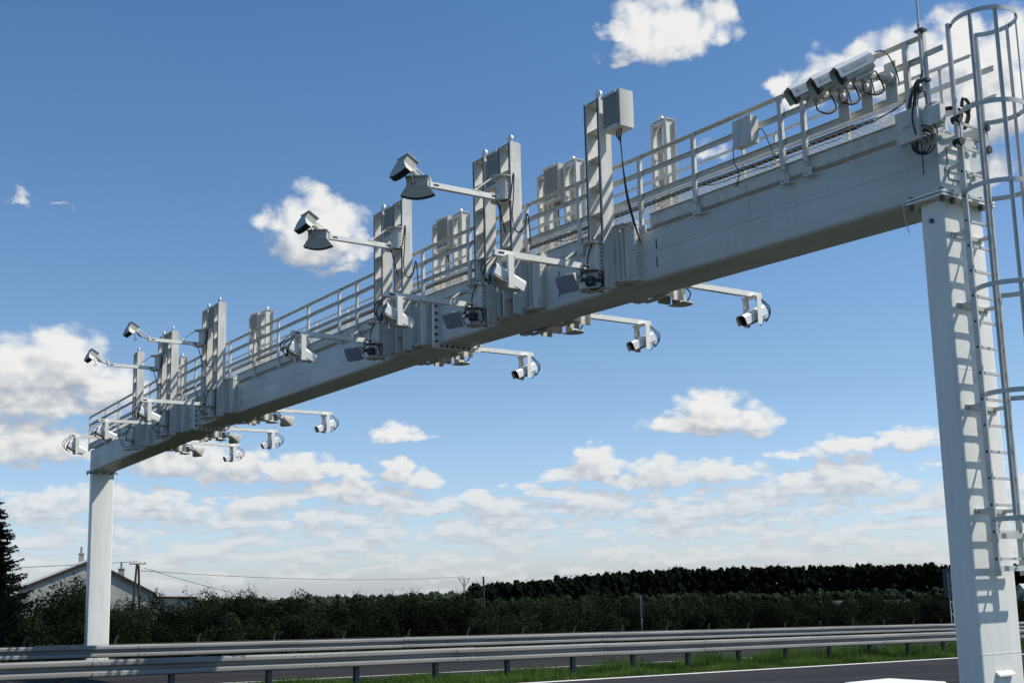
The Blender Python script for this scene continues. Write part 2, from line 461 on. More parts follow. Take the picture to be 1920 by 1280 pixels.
tag(strip('near_carriageway', 21.9, 33.4, 'asphalt', 0.006), kind='structure')
tag(strip('far_carriageway', 12.9, 19.0, 'asphalt', 0.006), kind='structure')
tag(strip('edge_marking', 22.08, 22.32, 'line', 0.011), kind='structure')
tag(strip('edge_marking', 17.3, 17.42, 'line', 0.011), kind='structure')
tag(strip('edge_marking', 32.6, 32.84, 'line', 0.011), kind='structure')


def blades(name, n0, n1, t0, t1, count, hmin, hmax, w, m, seed, dens_fn=None):
    rnd = random.Random(seed)
    mb = MB()
    for _ in range(count):
        n = rnd.uniform(n0, n1); t = t0 + (t1 - t0) * rnd.random() ** 1.25
        x, y = nt2xy(n, t); z = zg(x, y)
        h = rnd.uniform(hmin, hmax) * (0.55 + 0.45 * math.sin(n * 2.1 + 1.3 * math.sin(t * 0.7)) ** 2 + 0.25 * math.sin(t * 1.9 + n))
        if m == 'grass' and n < 20.9: h *= 1 + 1.5 * min(max((t - 3) / 12, 0), 1)
        a = rnd.uniform(0, 6.283); dx, dy = math.cos(a) * w / 2, math.sin(a) * w / 2
        lx, ly = rnd.gauss(0, 0.35) * h, rnd.gauss(0, 0.35) * h
        mb.poly([(x - dx, y - dy, z - 0.02), (x + dx, y + dy, z - 0.02), (x + lx, y + ly, z + h)])
    o = mb.build(name, m, smooth=False, fix=False)
    return tag(o, kind='stuff')


o = blades('grass', 19.0, 21.95, -9, 52, 100000, 0.07, 0.24, 0.017, 'grass', 3)
tag(o, 'short green grass on the median strip under the near guardrail', 'grass')
o = blades('verge_weeds', 4.0, 11.6, -12, 55, 16000, 0.25, 0.75, 0.03, 'drygrass', 4)
tag(o, 'tall dry brownish weeds on the verge behind the far guardrail', 'weeds')
o = blades('grass', 33.5, 41.0, -6, 8, 9000, 0.07, 0.22, 0.02, 'grass', 5)
tag(o, 'mown green grass round the foot of the near column', 'grass')


# ---------------- guardrails
def guardrail(n0, label, t0, t1, posts):
    x0, y0 = nt2xy(n0, 0)
    root = thing('guardrail', label, 'guardrail', (x0, y0, zg(x0, y0)), 0, 'steel guardrails along the carriageways')
    prof = [(-0.01, .755), (.045, .752), (.078, .735), (.083, .72), (.083, .672), (.078, .655), (-.02, .638), (-.03, .625), (-.03, .578), (-.02, .565), (.078, .545), (.083, .53), (.083, .48), (.078, .465), (.045, .448), (-0.01, .445)]
    th = 0.006
    full = prof + [(d - th, z) for d, z in prof[::-1]]
    rnd = random.Random(int(n0 * 10))
    tl = posts[0] + 0.7 - 8.28 * 2
    k = 0
    while tl < t1:
        mb = MB(org=root.location)
        rings = []
        of = 0.006 * (k % 2); dz0, dz1 = rnd.uniform(-.006, .006), rnd.uniform(-.006, .006)
        for q in range(5):
            tt = tl - 0.25 + (4.14 + 0.5) * q / 4
            xx, yy = nt2xy(n0, tt); zz = zg(xx, yy) + dz0 + (dz1 - dz0) * q / 4
            rings.append([(xx + NX * (d + of), yy + NY * (d + of), zz + z) for d, z in full])
        mb.loft(rings)
        mb.build('rail_beam', 'rail', root, smooth=False)
        tl += 4.14; k += 1
    bt = MB(org=root.location)
    for k, tp in enumerate(posts):
        xx, yy = nt2xy(n0 - 0.17, tp); zz = zg(xx, yy)
        pb = MB(org=root.location)
        for (a0, a1, c0, c1) in ((-0.05, 0.05, -0.05, -0.042), (-0.05, 0.05, 0.042, 0.05), (-0.006, 0.006, -0.042, 0.042)):
            ring = lambda z: [(xx + NX * c + TX * a, yy + NY * c + TY * a, zz + z) for a, c in ((a0, c0), (a1, c0), (a1, c1), (a0, c1))]
            pb.loft([ring(-0.3), ring(0.72)])
        # spacer block behind the beam
        ring = lambda z: [(xx + NX * c + TX * a, yy + NY * c + TY * a, zz + z) for a, c in ((-0.05, 0.05), (0.05, 0.05), (0.05, 0.12), (-0.05, 0.12))]
        pb.loft([ring(0.52), ring(0.68)])
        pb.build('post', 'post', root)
        if k % 2 == 0:
            for dt in (-0.25, -0.1, 0.1, 0.25):
                for z in (0.505, 0.695):
                    cx, cy = nt2xy(n0 + 0.084, tp + 0.7 + dt)
                    bt.disc((cx, cy, zg(cx, cy) + z), (NX, NY, 0), 0.016, 0.014, 6)
    bt.build('bolt', 'bolt', root)
    return root


near_posts = [-12.2 + 2.07 * k for k in range(30)]
guardrail(20.85, 'nearer steel guardrail with two corrugated bands on the grass median', -30, 90, near_posts)
guardrail(12.2, 'farther steel guardrail in front of the fence and orchard', -30, 110, [-16 + 2.07 * k for k in range(40)])

# ---------------- gantry: columns, beam, flanges
gan = thing('toll_gantry', 'long light grey steel gantry beam on two white columns spanning both carriageways', 'gantry', (L / 2, 0.41, 0))
go_ = gan.location


def column(xa, xb, base):
    mb = MB(org=go_)
    ring = lambda z: [(x, y, z) for x, y in rrect(xa, xb, 0.0, 0.78, 0.045)]
    mb.loft([ring(base), ring(ZB - 0.035)])
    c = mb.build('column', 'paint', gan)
    # two flange plates with a dark gap and bolts under the beam
    fb_ = MB(org=go_)
    for z0, z1 in ((-0.034, -0.010), (0.010, 0.034)):
        fb_.loft([[(x, y, ZB + z) for x, y in rrect(xa - 0.10, xb + 0.10, -0.12, 0.90, 0.02, 2)] for z in (z0, z1)])
    fb_.loft([[(x, y, ZB + z) for x, y in rrect(xa - 0.02, xb + 0.02, -0.04, 0.82, 0.03, 2)] for z in (-0.0098, 0.0098)])
    fb_.build('flange_plate', 'paint', c)
    bb = MB(org=go_)
    for y in (-0.07, 0.12, 0.40, 0.66, 0.85):
        for x in (xa - 0.055, xb + 0.055):
            bb.disc((x, y, ZB - 0.065), (0, 0, 1), 0.028, 0.06, 6); bb.disc((x, y, ZB + 0.05), (0, 0, 1), 0.028, 0.03, 6)
    bb.build('bolt', 'bolt', c)
    # weld seam and small lifting hole on the shaft
    sb = MB(org=go_)
    for zz in (ZB - 2.06, 1.2):
        sb.loft([[(x, y, z) for x, y in rrect(xa - 0.002, xb + 0.002, -0.002, 0.782, 0.046)] for z in (zz, zz + 0.014)])
    sb.build('weld_seam', 'paint', c)
    pl = MB(org=go_)
    pl.loft([[(x, y, z) for x, y in rrect(xa - 0.16, xb + 0.16, -0.16, 0.94, 0.02, 2)] for z in (base - 0.02, base + 0.03)])
    pl.build('base_plate', 'galv', c)
    return c


colL = column(0.0, 0.323, zg(0.2, 0.4) + 0.02)
colR = column(L - 0.323, L, zg(L, 0.4) + 0.02)
# drain pipe stub and screw eye under the near flange
eb = MB(org=go_)
eb.tube(spline([(35.60, -0.02, ZB + 0.03), (35.61, -0.03, ZB - 0.12), (35.66, -0.03, ZB - 0.35)]), 0.006, 5)
eb.build('earthing_wire', 'galv', gan)
MB(org=go_).disc((L - 0.16, -0.012, ZB - 0.27), (0, 1, 0), 0.03, 0.02, 10).build('earthing_stud', 'bolt', colR)


def seg(xa, xb):
    mb = MB(org=go_)
    pr = rrect(0.0, BW, 0.0, BH, 0.06)
    rings = [[(x, y, zb(x) + z) for y, z in pr] for x in (xa, xb)]
    mb.loft(rings)
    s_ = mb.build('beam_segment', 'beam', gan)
    w = MB(org=go_)
    w.skew((xa + 0.1, -0.001, zb(xa + 0.1) + 0.44), (xb - 0.1, -0.001, zb(xb - 0.1) + 0.44), 0.005, 0, 0.010)
    w.build('weld_seam', 'beam', s_)
    return s_


SG = [seg(0.0, X1 - 0.03), seg(X1 + 0.03, X2 - 0.03), seg(X2 + 0.03, L)]
for xs in (X1, X2):
    mb = MB(org=go_)
    for x0, x1 in ((xs - 0.03, xs - 0.001), (xs + 0.001, xs + 0.03)):
        mb.loft([[(x, y, zb(xs) + z) for y, z in rrect(-0.13, BW + 0.13, -0.10, BH + 0.03, 0.05, 3)] for x in (x0, x1)])
    jf = mb.build('splice_flange', 'paint', gan)
    bb = MB(org=go_)
    for k in range(6):
        for y in (-0.08, BW + 0.08): bb.disc((xs, y, zb(xs) + 0.03 + k * 0.14), (1, 0, 0), 0.028, 0.12, 6)
    for k in range(7): bb.disc((xs, 0.03 + k * 0.127, zb(xs) - 0.055), (1, 0, 0), 0.026, 0.12, 6)
    bb.build('bolt', 'bolt', jf)
# small slots in the web next to the mast brackets
for xs in (31.05, 28.55, 24.2, 14.35, 10.45, 7.25):
    mb = MB(org=go_)
    for z0, z1 in ((0.18, 0.34), (0.47, 0.63)): mb.box(xs, xs + 0.025, -0.003, 0.02, zb(xs) + z0, zb(xs) + z1)
    mb.build('slot', 'dark', gan)
# hatch on the beam's end
mb = MB(org=go_)
zz = ZB
mb.box(L, L + 0.006, 0.165, 0.60, zz + 0.235, zz + 0.60)
mb.box(L, L + 0.03, 0.15, 0.61, zz + 0.602, zz + 0.63)
ht = mb.build('end_hatch', 'paint', gan)
mb = MB(org=go_)
mb.tube(spline([(L + 0.008, 0.36, zz + 0.36), (L + 0.03, 0.34, zz + 0.37), (L + 0.03, 0.34, zz + 0.44), (L + 0.008, 0.36, zz + 0.46)]), 0.006, 5)
mb.box(L + 0.0055, L + 0.009, 0.160, 0.168, zz + 0.232, zz + 0.60)
mb.box(L + 0.0055, L + 0.009, 0.168, 0.60, zz + 0.228, zz + 0.236)
mb.build('hatch_handle', 'bolt', ht)
mb = MB(org=go_)
for y in (0.06, 0.74):
    for z in (0.06, 0.72): mb.disc((L + 0.004, y, zz + z), (1, 0, 0), 0.03, 0.02, 14)
mb.build('end_cap', 'galv', gan)
# access door in the foot of the near column with its little rain hood
mb = MB(org=go_)
dz = ZB - 5.52
mb.prism([(L, 0.24, dz), (L + 0.05, 0.24, dz), (L + 0.05, 0.24, dz + 0.02), (L, 0.24, dz + 0.055)], (0, 0.30, 0))
dr = mb.build('door_hood', 'paint', gan)
mb = MB(org=go_)
mb.box(L, L + 0.004, 0.26, 0.52, dz - 0.75, dz - 0.012)
mb.build('access_door', 'paint', gan)

# ---------------- walkway: rails, posts, toe channels
FP = [0.16, 2.1, 3.65, 5.3, 6.98, 8.5, 9.93, 11.10, 12.2, 13.76, 15.46, 17.0, 18.75, 20.39, 21.26, 22.2, 24.15, 25.9, 27.79, 29.3, 30.86, 32.08, 33.8, 34.2, 35.86]
RP = [0.16, 1.9, 3.6, 5.3, 7.0, 8.7, 10.4, 11.1, 12.8, 15.34, 17.0, 18.75, 20.45, 21.3, 23.0, 24.6, 26.3, 28.0, 29.7, 30.4, 32.07, 32.73, 34.07, 35.6]


def polyrail(mb, y0, y1, z0, z1, xa, xb):
    xs = [xa] + [x for x in (X1, X2) if xa < x < xb] + [xb]
    for p, q in zip(xs, xs[1:]):
        mb.skew((p, (y0 + y1) / 2, zb(p)), (q, (y0 + y1) / 2, zb(q)), (y1 - y0) / 2, z0, z1)


def railing(yo, sgn, posts, label, gaps, xend):
    root = thing('walkway_railing', label, 'railing', (L / 2, yo, zb(L / 2) + BH), 0, 'walkway railings on top of the beam')
    og = root.location
    yy = lambda a, c: tuple(sorted((yo + sgn * a, yo + sgn * c)))
    t = MB(org=og)
    ya, yb_ = yy(-0.055, 0.0)
    polyrail(t, ya, yb_, 1.985, 1.992, 0.12, xend); ya, yb_ = yy(-0.055, -0.048); polyrail(t, ya, yb_, 1.945, 1.985, 0.12, xend)
    t.build('top_rail', 'galv', root)
    for z in (1.66, 1.29):
        t = MB(org=og); ya, yb_ = yy(-0.048, -0.041)
        polyrail(t, ya, yb_, z, z + 0.075, 0.12, xend + (0.0 if sgn < 0 else 0.3))
        polyrail(t, *yy(-0.041, -0.012), z + 0.069, z + 0.075, 0.12, xend + (0.0 if sgn < 0 else 0.3))
        t.build('mid_rail', 'galv', root)
    for x in posts:
        p = MB(org=og); z0 = zb(x)
        ya, yb_ = yy(-0.04, 0.026)
        p.box(x - 0.035, x + 0.035, *yy(0.0, 0.008), z0 + 0.74, z0 + 1.985)
        p.box(x + 0.027, x + 0.035, *yy(-0.04, 0.0), z0 + 0.74, z0 + 1.985)
        p.box(x - 0.06, x + 0.09, *yy(-0.03, 0.0), z0 + 0.74, z0 + 0.86)
        po = p.build('post', 'galv', root)
        q = MB(org=og)
        for zz_ in (0.78, 0.93): q.disc((x, yo + sgn * 0.010, z0 + zz_), (0, 1, 0), 0.011, 0.008, 6)
        q.build('bolt', 'bolt', po)
    xs = 0.1
    for ga, gb in gaps + [(xend + 0.15, 99)]:
        c = MB(org=og)
        polyrail(c, *yy(-0.055, -0.048), 0.83, 1.015, xs, ga)
        polyrail(c, *yy(-0.13, -0.055), 0.823, 0.83, xs, ga)
        polyrail(c, *yy(-0.048, -0.015), 1.008, 1.015, xs, ga)
        c.build('toe_channel', 'galv', root)
        xs = gb
    return root


rf = railing(-0.115, -1, FP, 'front walkway railing with two mid rails above the toe channel, facing the camera', [(6.15, 7.1), (8.55, 10.3), (12.35, 14.2), (22.45, 24.1), (26.45, 28.35), (29.85, 31.02)], L - 0.05)
rr = railing(BW + 0.115, 1, RP, 'rear walkway railing seen through the front one, partly hidden by the masts', [], L - 0.05)
# end bars closing the walkway at the far end
mb = MB(org=rr.location)
for z in (1.945, 1.67, 1.30): mb.box(0.10, 0.115, -0.10, BW + 0.10, ZB + z, ZB + z + 0.05)
mb.build('end_bar', 'galv', rr)
mb = MB(org=rf.location)
mb.box(L - 0.02, L + 0.02, -0.13, -0.07, ZB + 0.98, ZB + 2.02)
mb.box(L + 0.02, L + 0.25, -0.09, -0.075, ZB + 1.70, ZB + 1.77)
mb.build('end_post', 'galv', rf)
# walkway floor: open steel grating on the beam's top
mb = MB(org=go_)
for x0, x1 in ((0.1, X1), (X1, X2), (X2, L - 0.05)):
    for k in range(5): mb.skew((x0, 0.10 + k * 0.155, zb(x0) + 0.845), (x1, 0.10 + k * 0.155, zb(x1) + 0.845), 0.05, 0, 0.02)
mb.build('walkway_floor', 'galv', gan)

# cable tray along the walkway with a bundle of cables
tray = thing('cable_tray', 'wire mesh cable tray with black cables running behind the front railing', 'cable tray', (L / 2, 0.1, zb(L / 2) + 1.2))
og = tray.location
mb = MB(org=og)
for y, z in ((-0.05, 1.26), (-0.05, 1.20), (0.02, 1.18), (0.09, 1.18), (0.16, 1.18), (0.23, 1.18), (0.30, 1.20), (0.30, 1.26)):
    polyrail(mb, y - 0.0035, y + 0.0035, z - 0.0035, z + 0.0035, 0.3, L - 0.2)
x = 0.35
while x < L - 0.25:
    z0 = zb(x)
    mb.tube([(x, -0.05, z0 + 1.265), (x, -0.05, z0 + 1.18), (x, 0.30, z0 + 1.18), (x, 0.30, z0 + 1.265)], 0.0035, 4)
    x += 0.11
mb.build('wire_mesh', 'galv', tray)
rnd = random.Random(11)
for k in range(7):
    pts = []
    x = 0.4 + rnd.random()
    xe = L - 0.5
    if k > 4: x += 12
    y0 = -0.035 + 0.018 * (k % 4); z0 = 1.196 + 0.018 * (k // 4)
    while x < xe:
        pts.append((x, y0 + rnd.uniform(-0.012, 0.012), zb(x) + z0 + rnd.uniform(-0.004, 0.010)))
        x += 0.8
    MB(org=og).tube(pts, 0.011, 6).build('cable', 'cable', tray)
for (xa, sag) in ((33.0, 0.10), (32.0, 0.07), (26.0, 0.08), (28.4, 0.1)):
    z0 = zb(xa)
    MB(org=og).tube(spline([(xa, -0.04, z0 + 1.24), (xa + 0.35, 0.02, z0 + 1.21 - sag), (xa + 0.9, 0.12, z0 + 1.16), (xa + 1.5, 0.25, z0 + 1.2)]), 0.006, 5).build('cable', 'cable', tray)


# ------------------------------------------------------------------ equipment masts
def mast_local(posts, H0, H1, mounts):
    """parts of a mast: front at y -0.42, beam face at y 0; returns list of (name, MB, material)"""
    out = []
    for x in posts:
        p = MB()
        p.box(x, x + 0.012, -0.42, -0.20, H0, H1)
        p.box(x - 0.055, x, -0.42, -0.412, H0, H1)
        p.box(x - 0.055, x, -0.208, -0.20, H0, H1)
        out.append(('side_channel', p, 'mast'))
        p = MB(); p.box(x - 0.056, x - 0.018, -0.4225, -0.4202, H0, H1); out.append(('painted_shade_strip', p, 'bolt'))  # dark strip paints in the shade along the channel's hollow front edge
    for a, c in zip(posts[0::2], posts[1::2]):
        z = H0 + 0.30
        k = 0
        while z < H1:
            q = MB()
            q.box(a + 0.0125, c - 0.056, -0.405, -0.215, z, z + 0.010)
            q.box(a + 0.0125, c - 0.056, -0.225, -0.215, z - 0.06, z)
            out.append(('cross_plate', q, 'mast'))
            z += 0.46
        q = MB()
        q.box(a - 0.02, c + 0.012, -0.40, -0.22, H1, H1 + 0.012)
        out.append(('top_plate', q, 'mast'))
        w = MB()
        w.disc((c - 0.07, -0.36, H1 + 0.085), (0, 1, 0), 0.075, 0.035, 18)
        w.disc((c - 0.07, -0.36, H1 + 0.085), (0, 1, 0), 0.022, 0.055, 10)
        w.box(c - 0.09, c - 0.05, -0.335, -0.325, H1, H1 + 0.10)
        out.append(('roller', w, 'white'))
        cover = MB()
        cover.box(a + 0.013, c - 0.056, -0.212, -0.204, H0 + 0.05, H0 + 0.95)
        out.append(('back_plate', cover, 'mast'))
    for x in mounts:
        q = MB()
        q.box(x + 0.16, x + 0.40, -0.13, 0.01, 0.02, 0.97)
        q.box(x + 0.025, x + 0.075, -0.21, -0.13, 0.06, 0.92)
        q.box(x + 0.10, x + 0.14, -0.16, -0.06, 0.06, 0.92)
        q.box(x - 0.30, x + 0.30, -0.24, -0.131, 0.93, 0.955)
        q.box(x - 0.30, x + 0.30, -0.24, -0.131, 0.02, 0.045)
        q.box(x - 0.30, x + 0.025, -0.20, 0.0, 0.10, 0.88)
        out.append(('mounting_bracket', q, 'mast'))
        q = MB()
        q.box(x + 0.04, x + 0.13, -0.2415, -0.24, 0.9335, 0.9515); q.box(x + 0.04, x + 0.13, -0.2415, -0.24, 0.0235, 0.0415)
        for z in (0.10, 0.5, 0.86): q.disc((x + 0.36, -0.134, z), (0, 1, 0), 0.012, 0.01, 6)
        out.append(('clamp_slot', q, 'dark'))
    return out


def make_mast(double, label, x, rear=False):
    o = thing('equipment_mast', label, 'mast', (x, BW if rear else 0.0, zb(x)), math.pi if rear else 0.0, 'vertical equipment masts clamped to the beam')
    posts = [0.0, 0.33, 0.86, 1.17] if double else [0.0, 0.33]
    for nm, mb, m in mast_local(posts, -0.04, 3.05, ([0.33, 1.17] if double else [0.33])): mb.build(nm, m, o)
    return o


MAST_PROTO = {}


def place_mast(double, label, x, rear=False):
    if double not in MAST_PROTO:
        MAST_PROTO[double] = make_mast(double, label, x, rear); return MAST_PROTO[double]
    o = copy_tree(MAST_PROTO[double])
    o.location = (x, BW if rear else 0.0, zb(x)); o.rotation_euler = (0, 0, math.pi if rear else 0.0)
    o['label'] = label
    return o


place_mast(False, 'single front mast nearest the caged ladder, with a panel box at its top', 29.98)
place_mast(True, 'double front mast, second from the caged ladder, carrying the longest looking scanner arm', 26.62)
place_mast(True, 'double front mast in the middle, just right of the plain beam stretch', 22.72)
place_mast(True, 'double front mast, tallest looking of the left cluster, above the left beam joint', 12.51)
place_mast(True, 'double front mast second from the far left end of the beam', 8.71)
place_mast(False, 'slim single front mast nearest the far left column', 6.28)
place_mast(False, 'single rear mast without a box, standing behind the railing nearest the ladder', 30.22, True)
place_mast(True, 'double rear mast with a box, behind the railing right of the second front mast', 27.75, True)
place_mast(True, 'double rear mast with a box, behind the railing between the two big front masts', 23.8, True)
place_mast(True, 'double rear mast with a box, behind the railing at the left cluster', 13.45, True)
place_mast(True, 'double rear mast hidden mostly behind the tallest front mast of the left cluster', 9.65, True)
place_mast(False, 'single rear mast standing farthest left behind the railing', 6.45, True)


# antenna boxes between / beside the mast posts
def antenna(label, x, y, z, w, d, h, rz=0.0, cables=True):
    o = thing('antenna_box', label, 'antenna box', (x, y, z), rz, 'grey panel antenna boxes on the masts')
    b_ = MB(); b_.loft([[(px, py, pz) for px, py in rrect(-w / 2, w / 2, 0, d, 0.012, 2)] for pz in (0, h)])
    b_.build('enclosure', 'box', o)
    f = MB(); f.box(-w / 2 + 0.02, w / 2 - 0.02, -0.012, 0.0, 0.05, h - 0.06); f.build('back_cover', 'boxface', o)
    f = MB()
    f.box(-w / 2, w / 2 - 0.06, -0.03, 0.0, h - 0.055, h - 0.01); f.build('mounting_rail', 'mast', o)
    f = MB(); f.box(-w / 2, w / 2 - 0.06, -0.03, 0.0, 0.0, 0.045)
    f.build('mounting_rail', 'mast', o)
    if cables:
        rnd = random.Random(int(x * 100))
        for k in range(4):
            px = w * (0.05 + 0.11 * k) - 0.05
            c = MB()
            c.tube(spline([(px, d * 0.4, 0.0), (px * 0.8, d * 0.4, -0.10), (w * 0.14, d * 0.42, -0.24), (w * 0.16 + 0.008 * k, d * 0.5, -0.7 - 0.02 * k), (w * 0.30 + 0.012 * k, d * 0.6, -1.25), (w * 0.34, d * 0.6 + 0.2, -1.82)]), 0.009, 6)
            c.build('cable', 'cable', o)
    return o


antenna('thick beige box on the right side of the single front mast nearest the ladder', 30.63, -0.43, zb(30) + 2.42, 0.42, 0.28, 0.60)
antenna('flat grey box between the posts of the second front mast from the ladder', 27.215, -0.40, zb(27) + 2.38, 0.42, 0.17, 0.68)
antenna('flat grey box between the posts of the middle front mast', 23.315, -0.40, zb(23) + 2.38, 0.42, 0.17, 0.68)
antenna('flat grey box on the tallest mast of the left cluster', 13.105, -0.40, zb(13) + 2.38, 0.42, 0.17, 0.68)
antenna('flat grey box on the double mast second from the far left end', 9.305, -0.40, zb(9) + 2.38, 0.42, 0.17, 0.68)
antenna('grey box behind the railing on the rear mast right of the second front mast', 27.15, 0.93, zb(27) + 2.36, 0.44, 0.26, 0.70)
antenna('grey box behind the railing on the rear mast between the two big front masts', 23.2, 0.93, zb(23) + 2.36, 0.44, 0.26, 0.70)
antenna('grey box behind the railing on the rear mast of the left cluster', 12.86, 0.93, zb(13) + 2.36, 0.44, 0.26, 0.70)


# ------------------------------------------------------------------ arms
def half_round(r, y0, z0, z1, n=10):
    pts = [(-r, y0), ] + [(r * math.cos(a), y0 - 0.10 + r * -math.sin(a)) for a in [math.pi - math.pi * k / n for k in range(n + 1)]] + [(r, y0)]
    return [[(x, y, z) for x, y in pts] for z in (z0, z1)]


def make_arm(length, hanger, label, group):
    """local origin: mast front, bottom of bracket; arm along -y"""
    o = thing('bracket_arm', label, 'arm', (0, 0, 0), 0, group)
    w = MB()
    n = 10
    arc = [(-0.15, 0.0)] + [(-0.15 + 0.30 * k / n, -0.10 - 0.05 * math.sin(math.pi * k / n)) for k in range(n + 1)] + [(0.15, 0.0)]
    w.loft([[(x, y, z) for x, y in arc] for z in (0.0, 0.42)])
    w.build('web_plate', 'mast', o)
    p = MB(); p.loft(half_round(0.19, 0.0, 0.42, 0.434)); p.build('top_plate', 'mast', o)
    p = MB(); p.loft(half_round(0.19, 0.0, -0.014, 0.0)); p.build('bottom_plate', 'mast', o)
    p = MB()
    for k in range(7):
        for x in (0.168,): p.disc((x, -0.05, 0.03 + 0.06 * k), (1, 0, 0), 0.010, 0.03, 6)
    p.build('bolt', 'bolt', o)
    a = MB(); a.box(-0.045, 0.045, -length, -0.16, 0.004, 0.094)
    ar = a.build('arm_tube', 'paint', o)
    for y0, y1 in ((-length + 0.06, -length + 0.17), (-0.32, -0.21)):
        e = MB()
        e.prism([(0.044, y, z) for y, z in rrect(y0, y1, 0.032, 0.066, 0.015, 3)], (0.0025, 0, 0))
        e.build('slot', 'dark', ar)
    s_ = MB(); s_.bar((0, -0.24, 0.425), (0, -0.66, 0.10), 0.07, 0.02)
    s_.box(-0.05, 0.05, -0.72, -0.56, 0.096, 0.11)
    s_.build('strut', 'mast', o)
    if hanger:
        h = MB()
        ye = -length + 0.20
        h.box(-0.17, 0.17, ye - 0.06, ye + 0.10, -0.012, 0.003)
        for x in (-0.17, 0.158): h.box(x, x + 0.012, ye - 0.05, ye + 0.05, -0.50, -0.012)
        for x in (-0.17, 0.120): h.box(x, x + 0.05, ye - 0.05, ye - 0.042, -0.50, -0.012)
        h.build('hanger', 'paint', o)
        lp = MB(); lp.loft(half_round(0.20, 0.0, -0.31, -0.295)); lp.build('lower_plate', 'mast', o)
        lp = MB()
        lp.box(-0.10, 0.10, -0.12, 0.0, -0.29, -0.02); lp.build('lower_bracket', 'mast', o)
        c = MB()
        c.tube(spline([(0.05, -0.10, 0.5), (0.06, -0.2, 0.30), (0.055, -0.24, 0.13), (0.0, -0.20, 0.03)]), 0.012, 6)
        c.tube(spline([(0.05, -0.22, 0.03), (0.08, -0.40, -0.06), (0.08, -0.30, -0.22), (0.08, -0.10, -0.20), (0.10, -0.05, -0.05), (0.05, -0.10, 0.01)]), 0.012, 6)
        c.build('cable', 'cable', o)
    else:
        c = MB()
        c.tube(spline([(0.05, -0.15, -0.02), (0.20, -0.06, 0.0), (0.24, -0.02, 0.25), (0.26, -0.01, 0.42), (0.29, -0.01, 0.40), (0.27, -0.02, 0.0), (0.24, -0.03, -0.35), (0.32, 0.0, -0.62), (0.48, 0.04, -0.60), (0.55, 0.08, -0.35), (0.56, 0.12, -0.9)]), 0.012, 6)
        c.tube(spline([(0.03, -0.2, -0.02), (0.02, -0.12, -0.25), (0.10, -0.08, -0.6)]), 0.012, 6)
        c.build('cable', 'cable', o)
    return o


CAMG = 'camera arms low on the masts'
SCNG = 'scanner arms high on the masts'
arm_p = {}


def place_arm(kind, label, x, z, rear=False):
    if kind not in arm_p:
        o = make_arm(*({'cam': (1.95, True, label, CAMG), 'scan': (1.55, False, label, SCNG)}[kind])); arm_p[kind] = o
    else: o = copy_tree(arm_p[kind]); o['label'] = label
    o.location = (x, BW + 0.42 if rear else -0.42, zb(x) + z); o.rotation_euler = (0, 0, math.pi if rear else 0)
    return o


FCAM = [(30.14, 'on the single front mast nearest the ladder'), (26.78, 'on the second front mast from the ladder'), (22.9, 'on the middle front mast'), (13.4, 'on the tallest mast of the left cluster'), (9.55, 'on the double mast second from the far left'), (6.44, 'on the slim single mast nearest the far column')]
RCAM = [(30.08, 'behind the beam nearest the ladder, highest of the rear ones'), (27.15, 'behind the beam, second of the rear ones from the ladder'), (23.2, 'behind the beam, third of the rear ones from the ladder'), (13.2, 'behind the beam, right one of three far rear ones'), (9.3, 'behind the beam, middle one of three far rear ones'), (6.1, 'behind the beam, lowest of three far rear ones')]
for x, w in FCAM: place_arm('cam', 'low camera arm ' + w, x, 0.24)
for x, w in RCAM: place_arm('cam', 'arm with hanging camera ' + w, x, 0.24, True)
SC = [(27.62, 'on the second front mast from the ladder'), (23.75, 'on the middle front mast'), (12.65, 'on the tallest mast of the left cluster'), (8.85, 'on the double mast second from the far left')]
for x, w in SC: place_arm('scan', 'high scanner arm ' + w, x, 2.02)


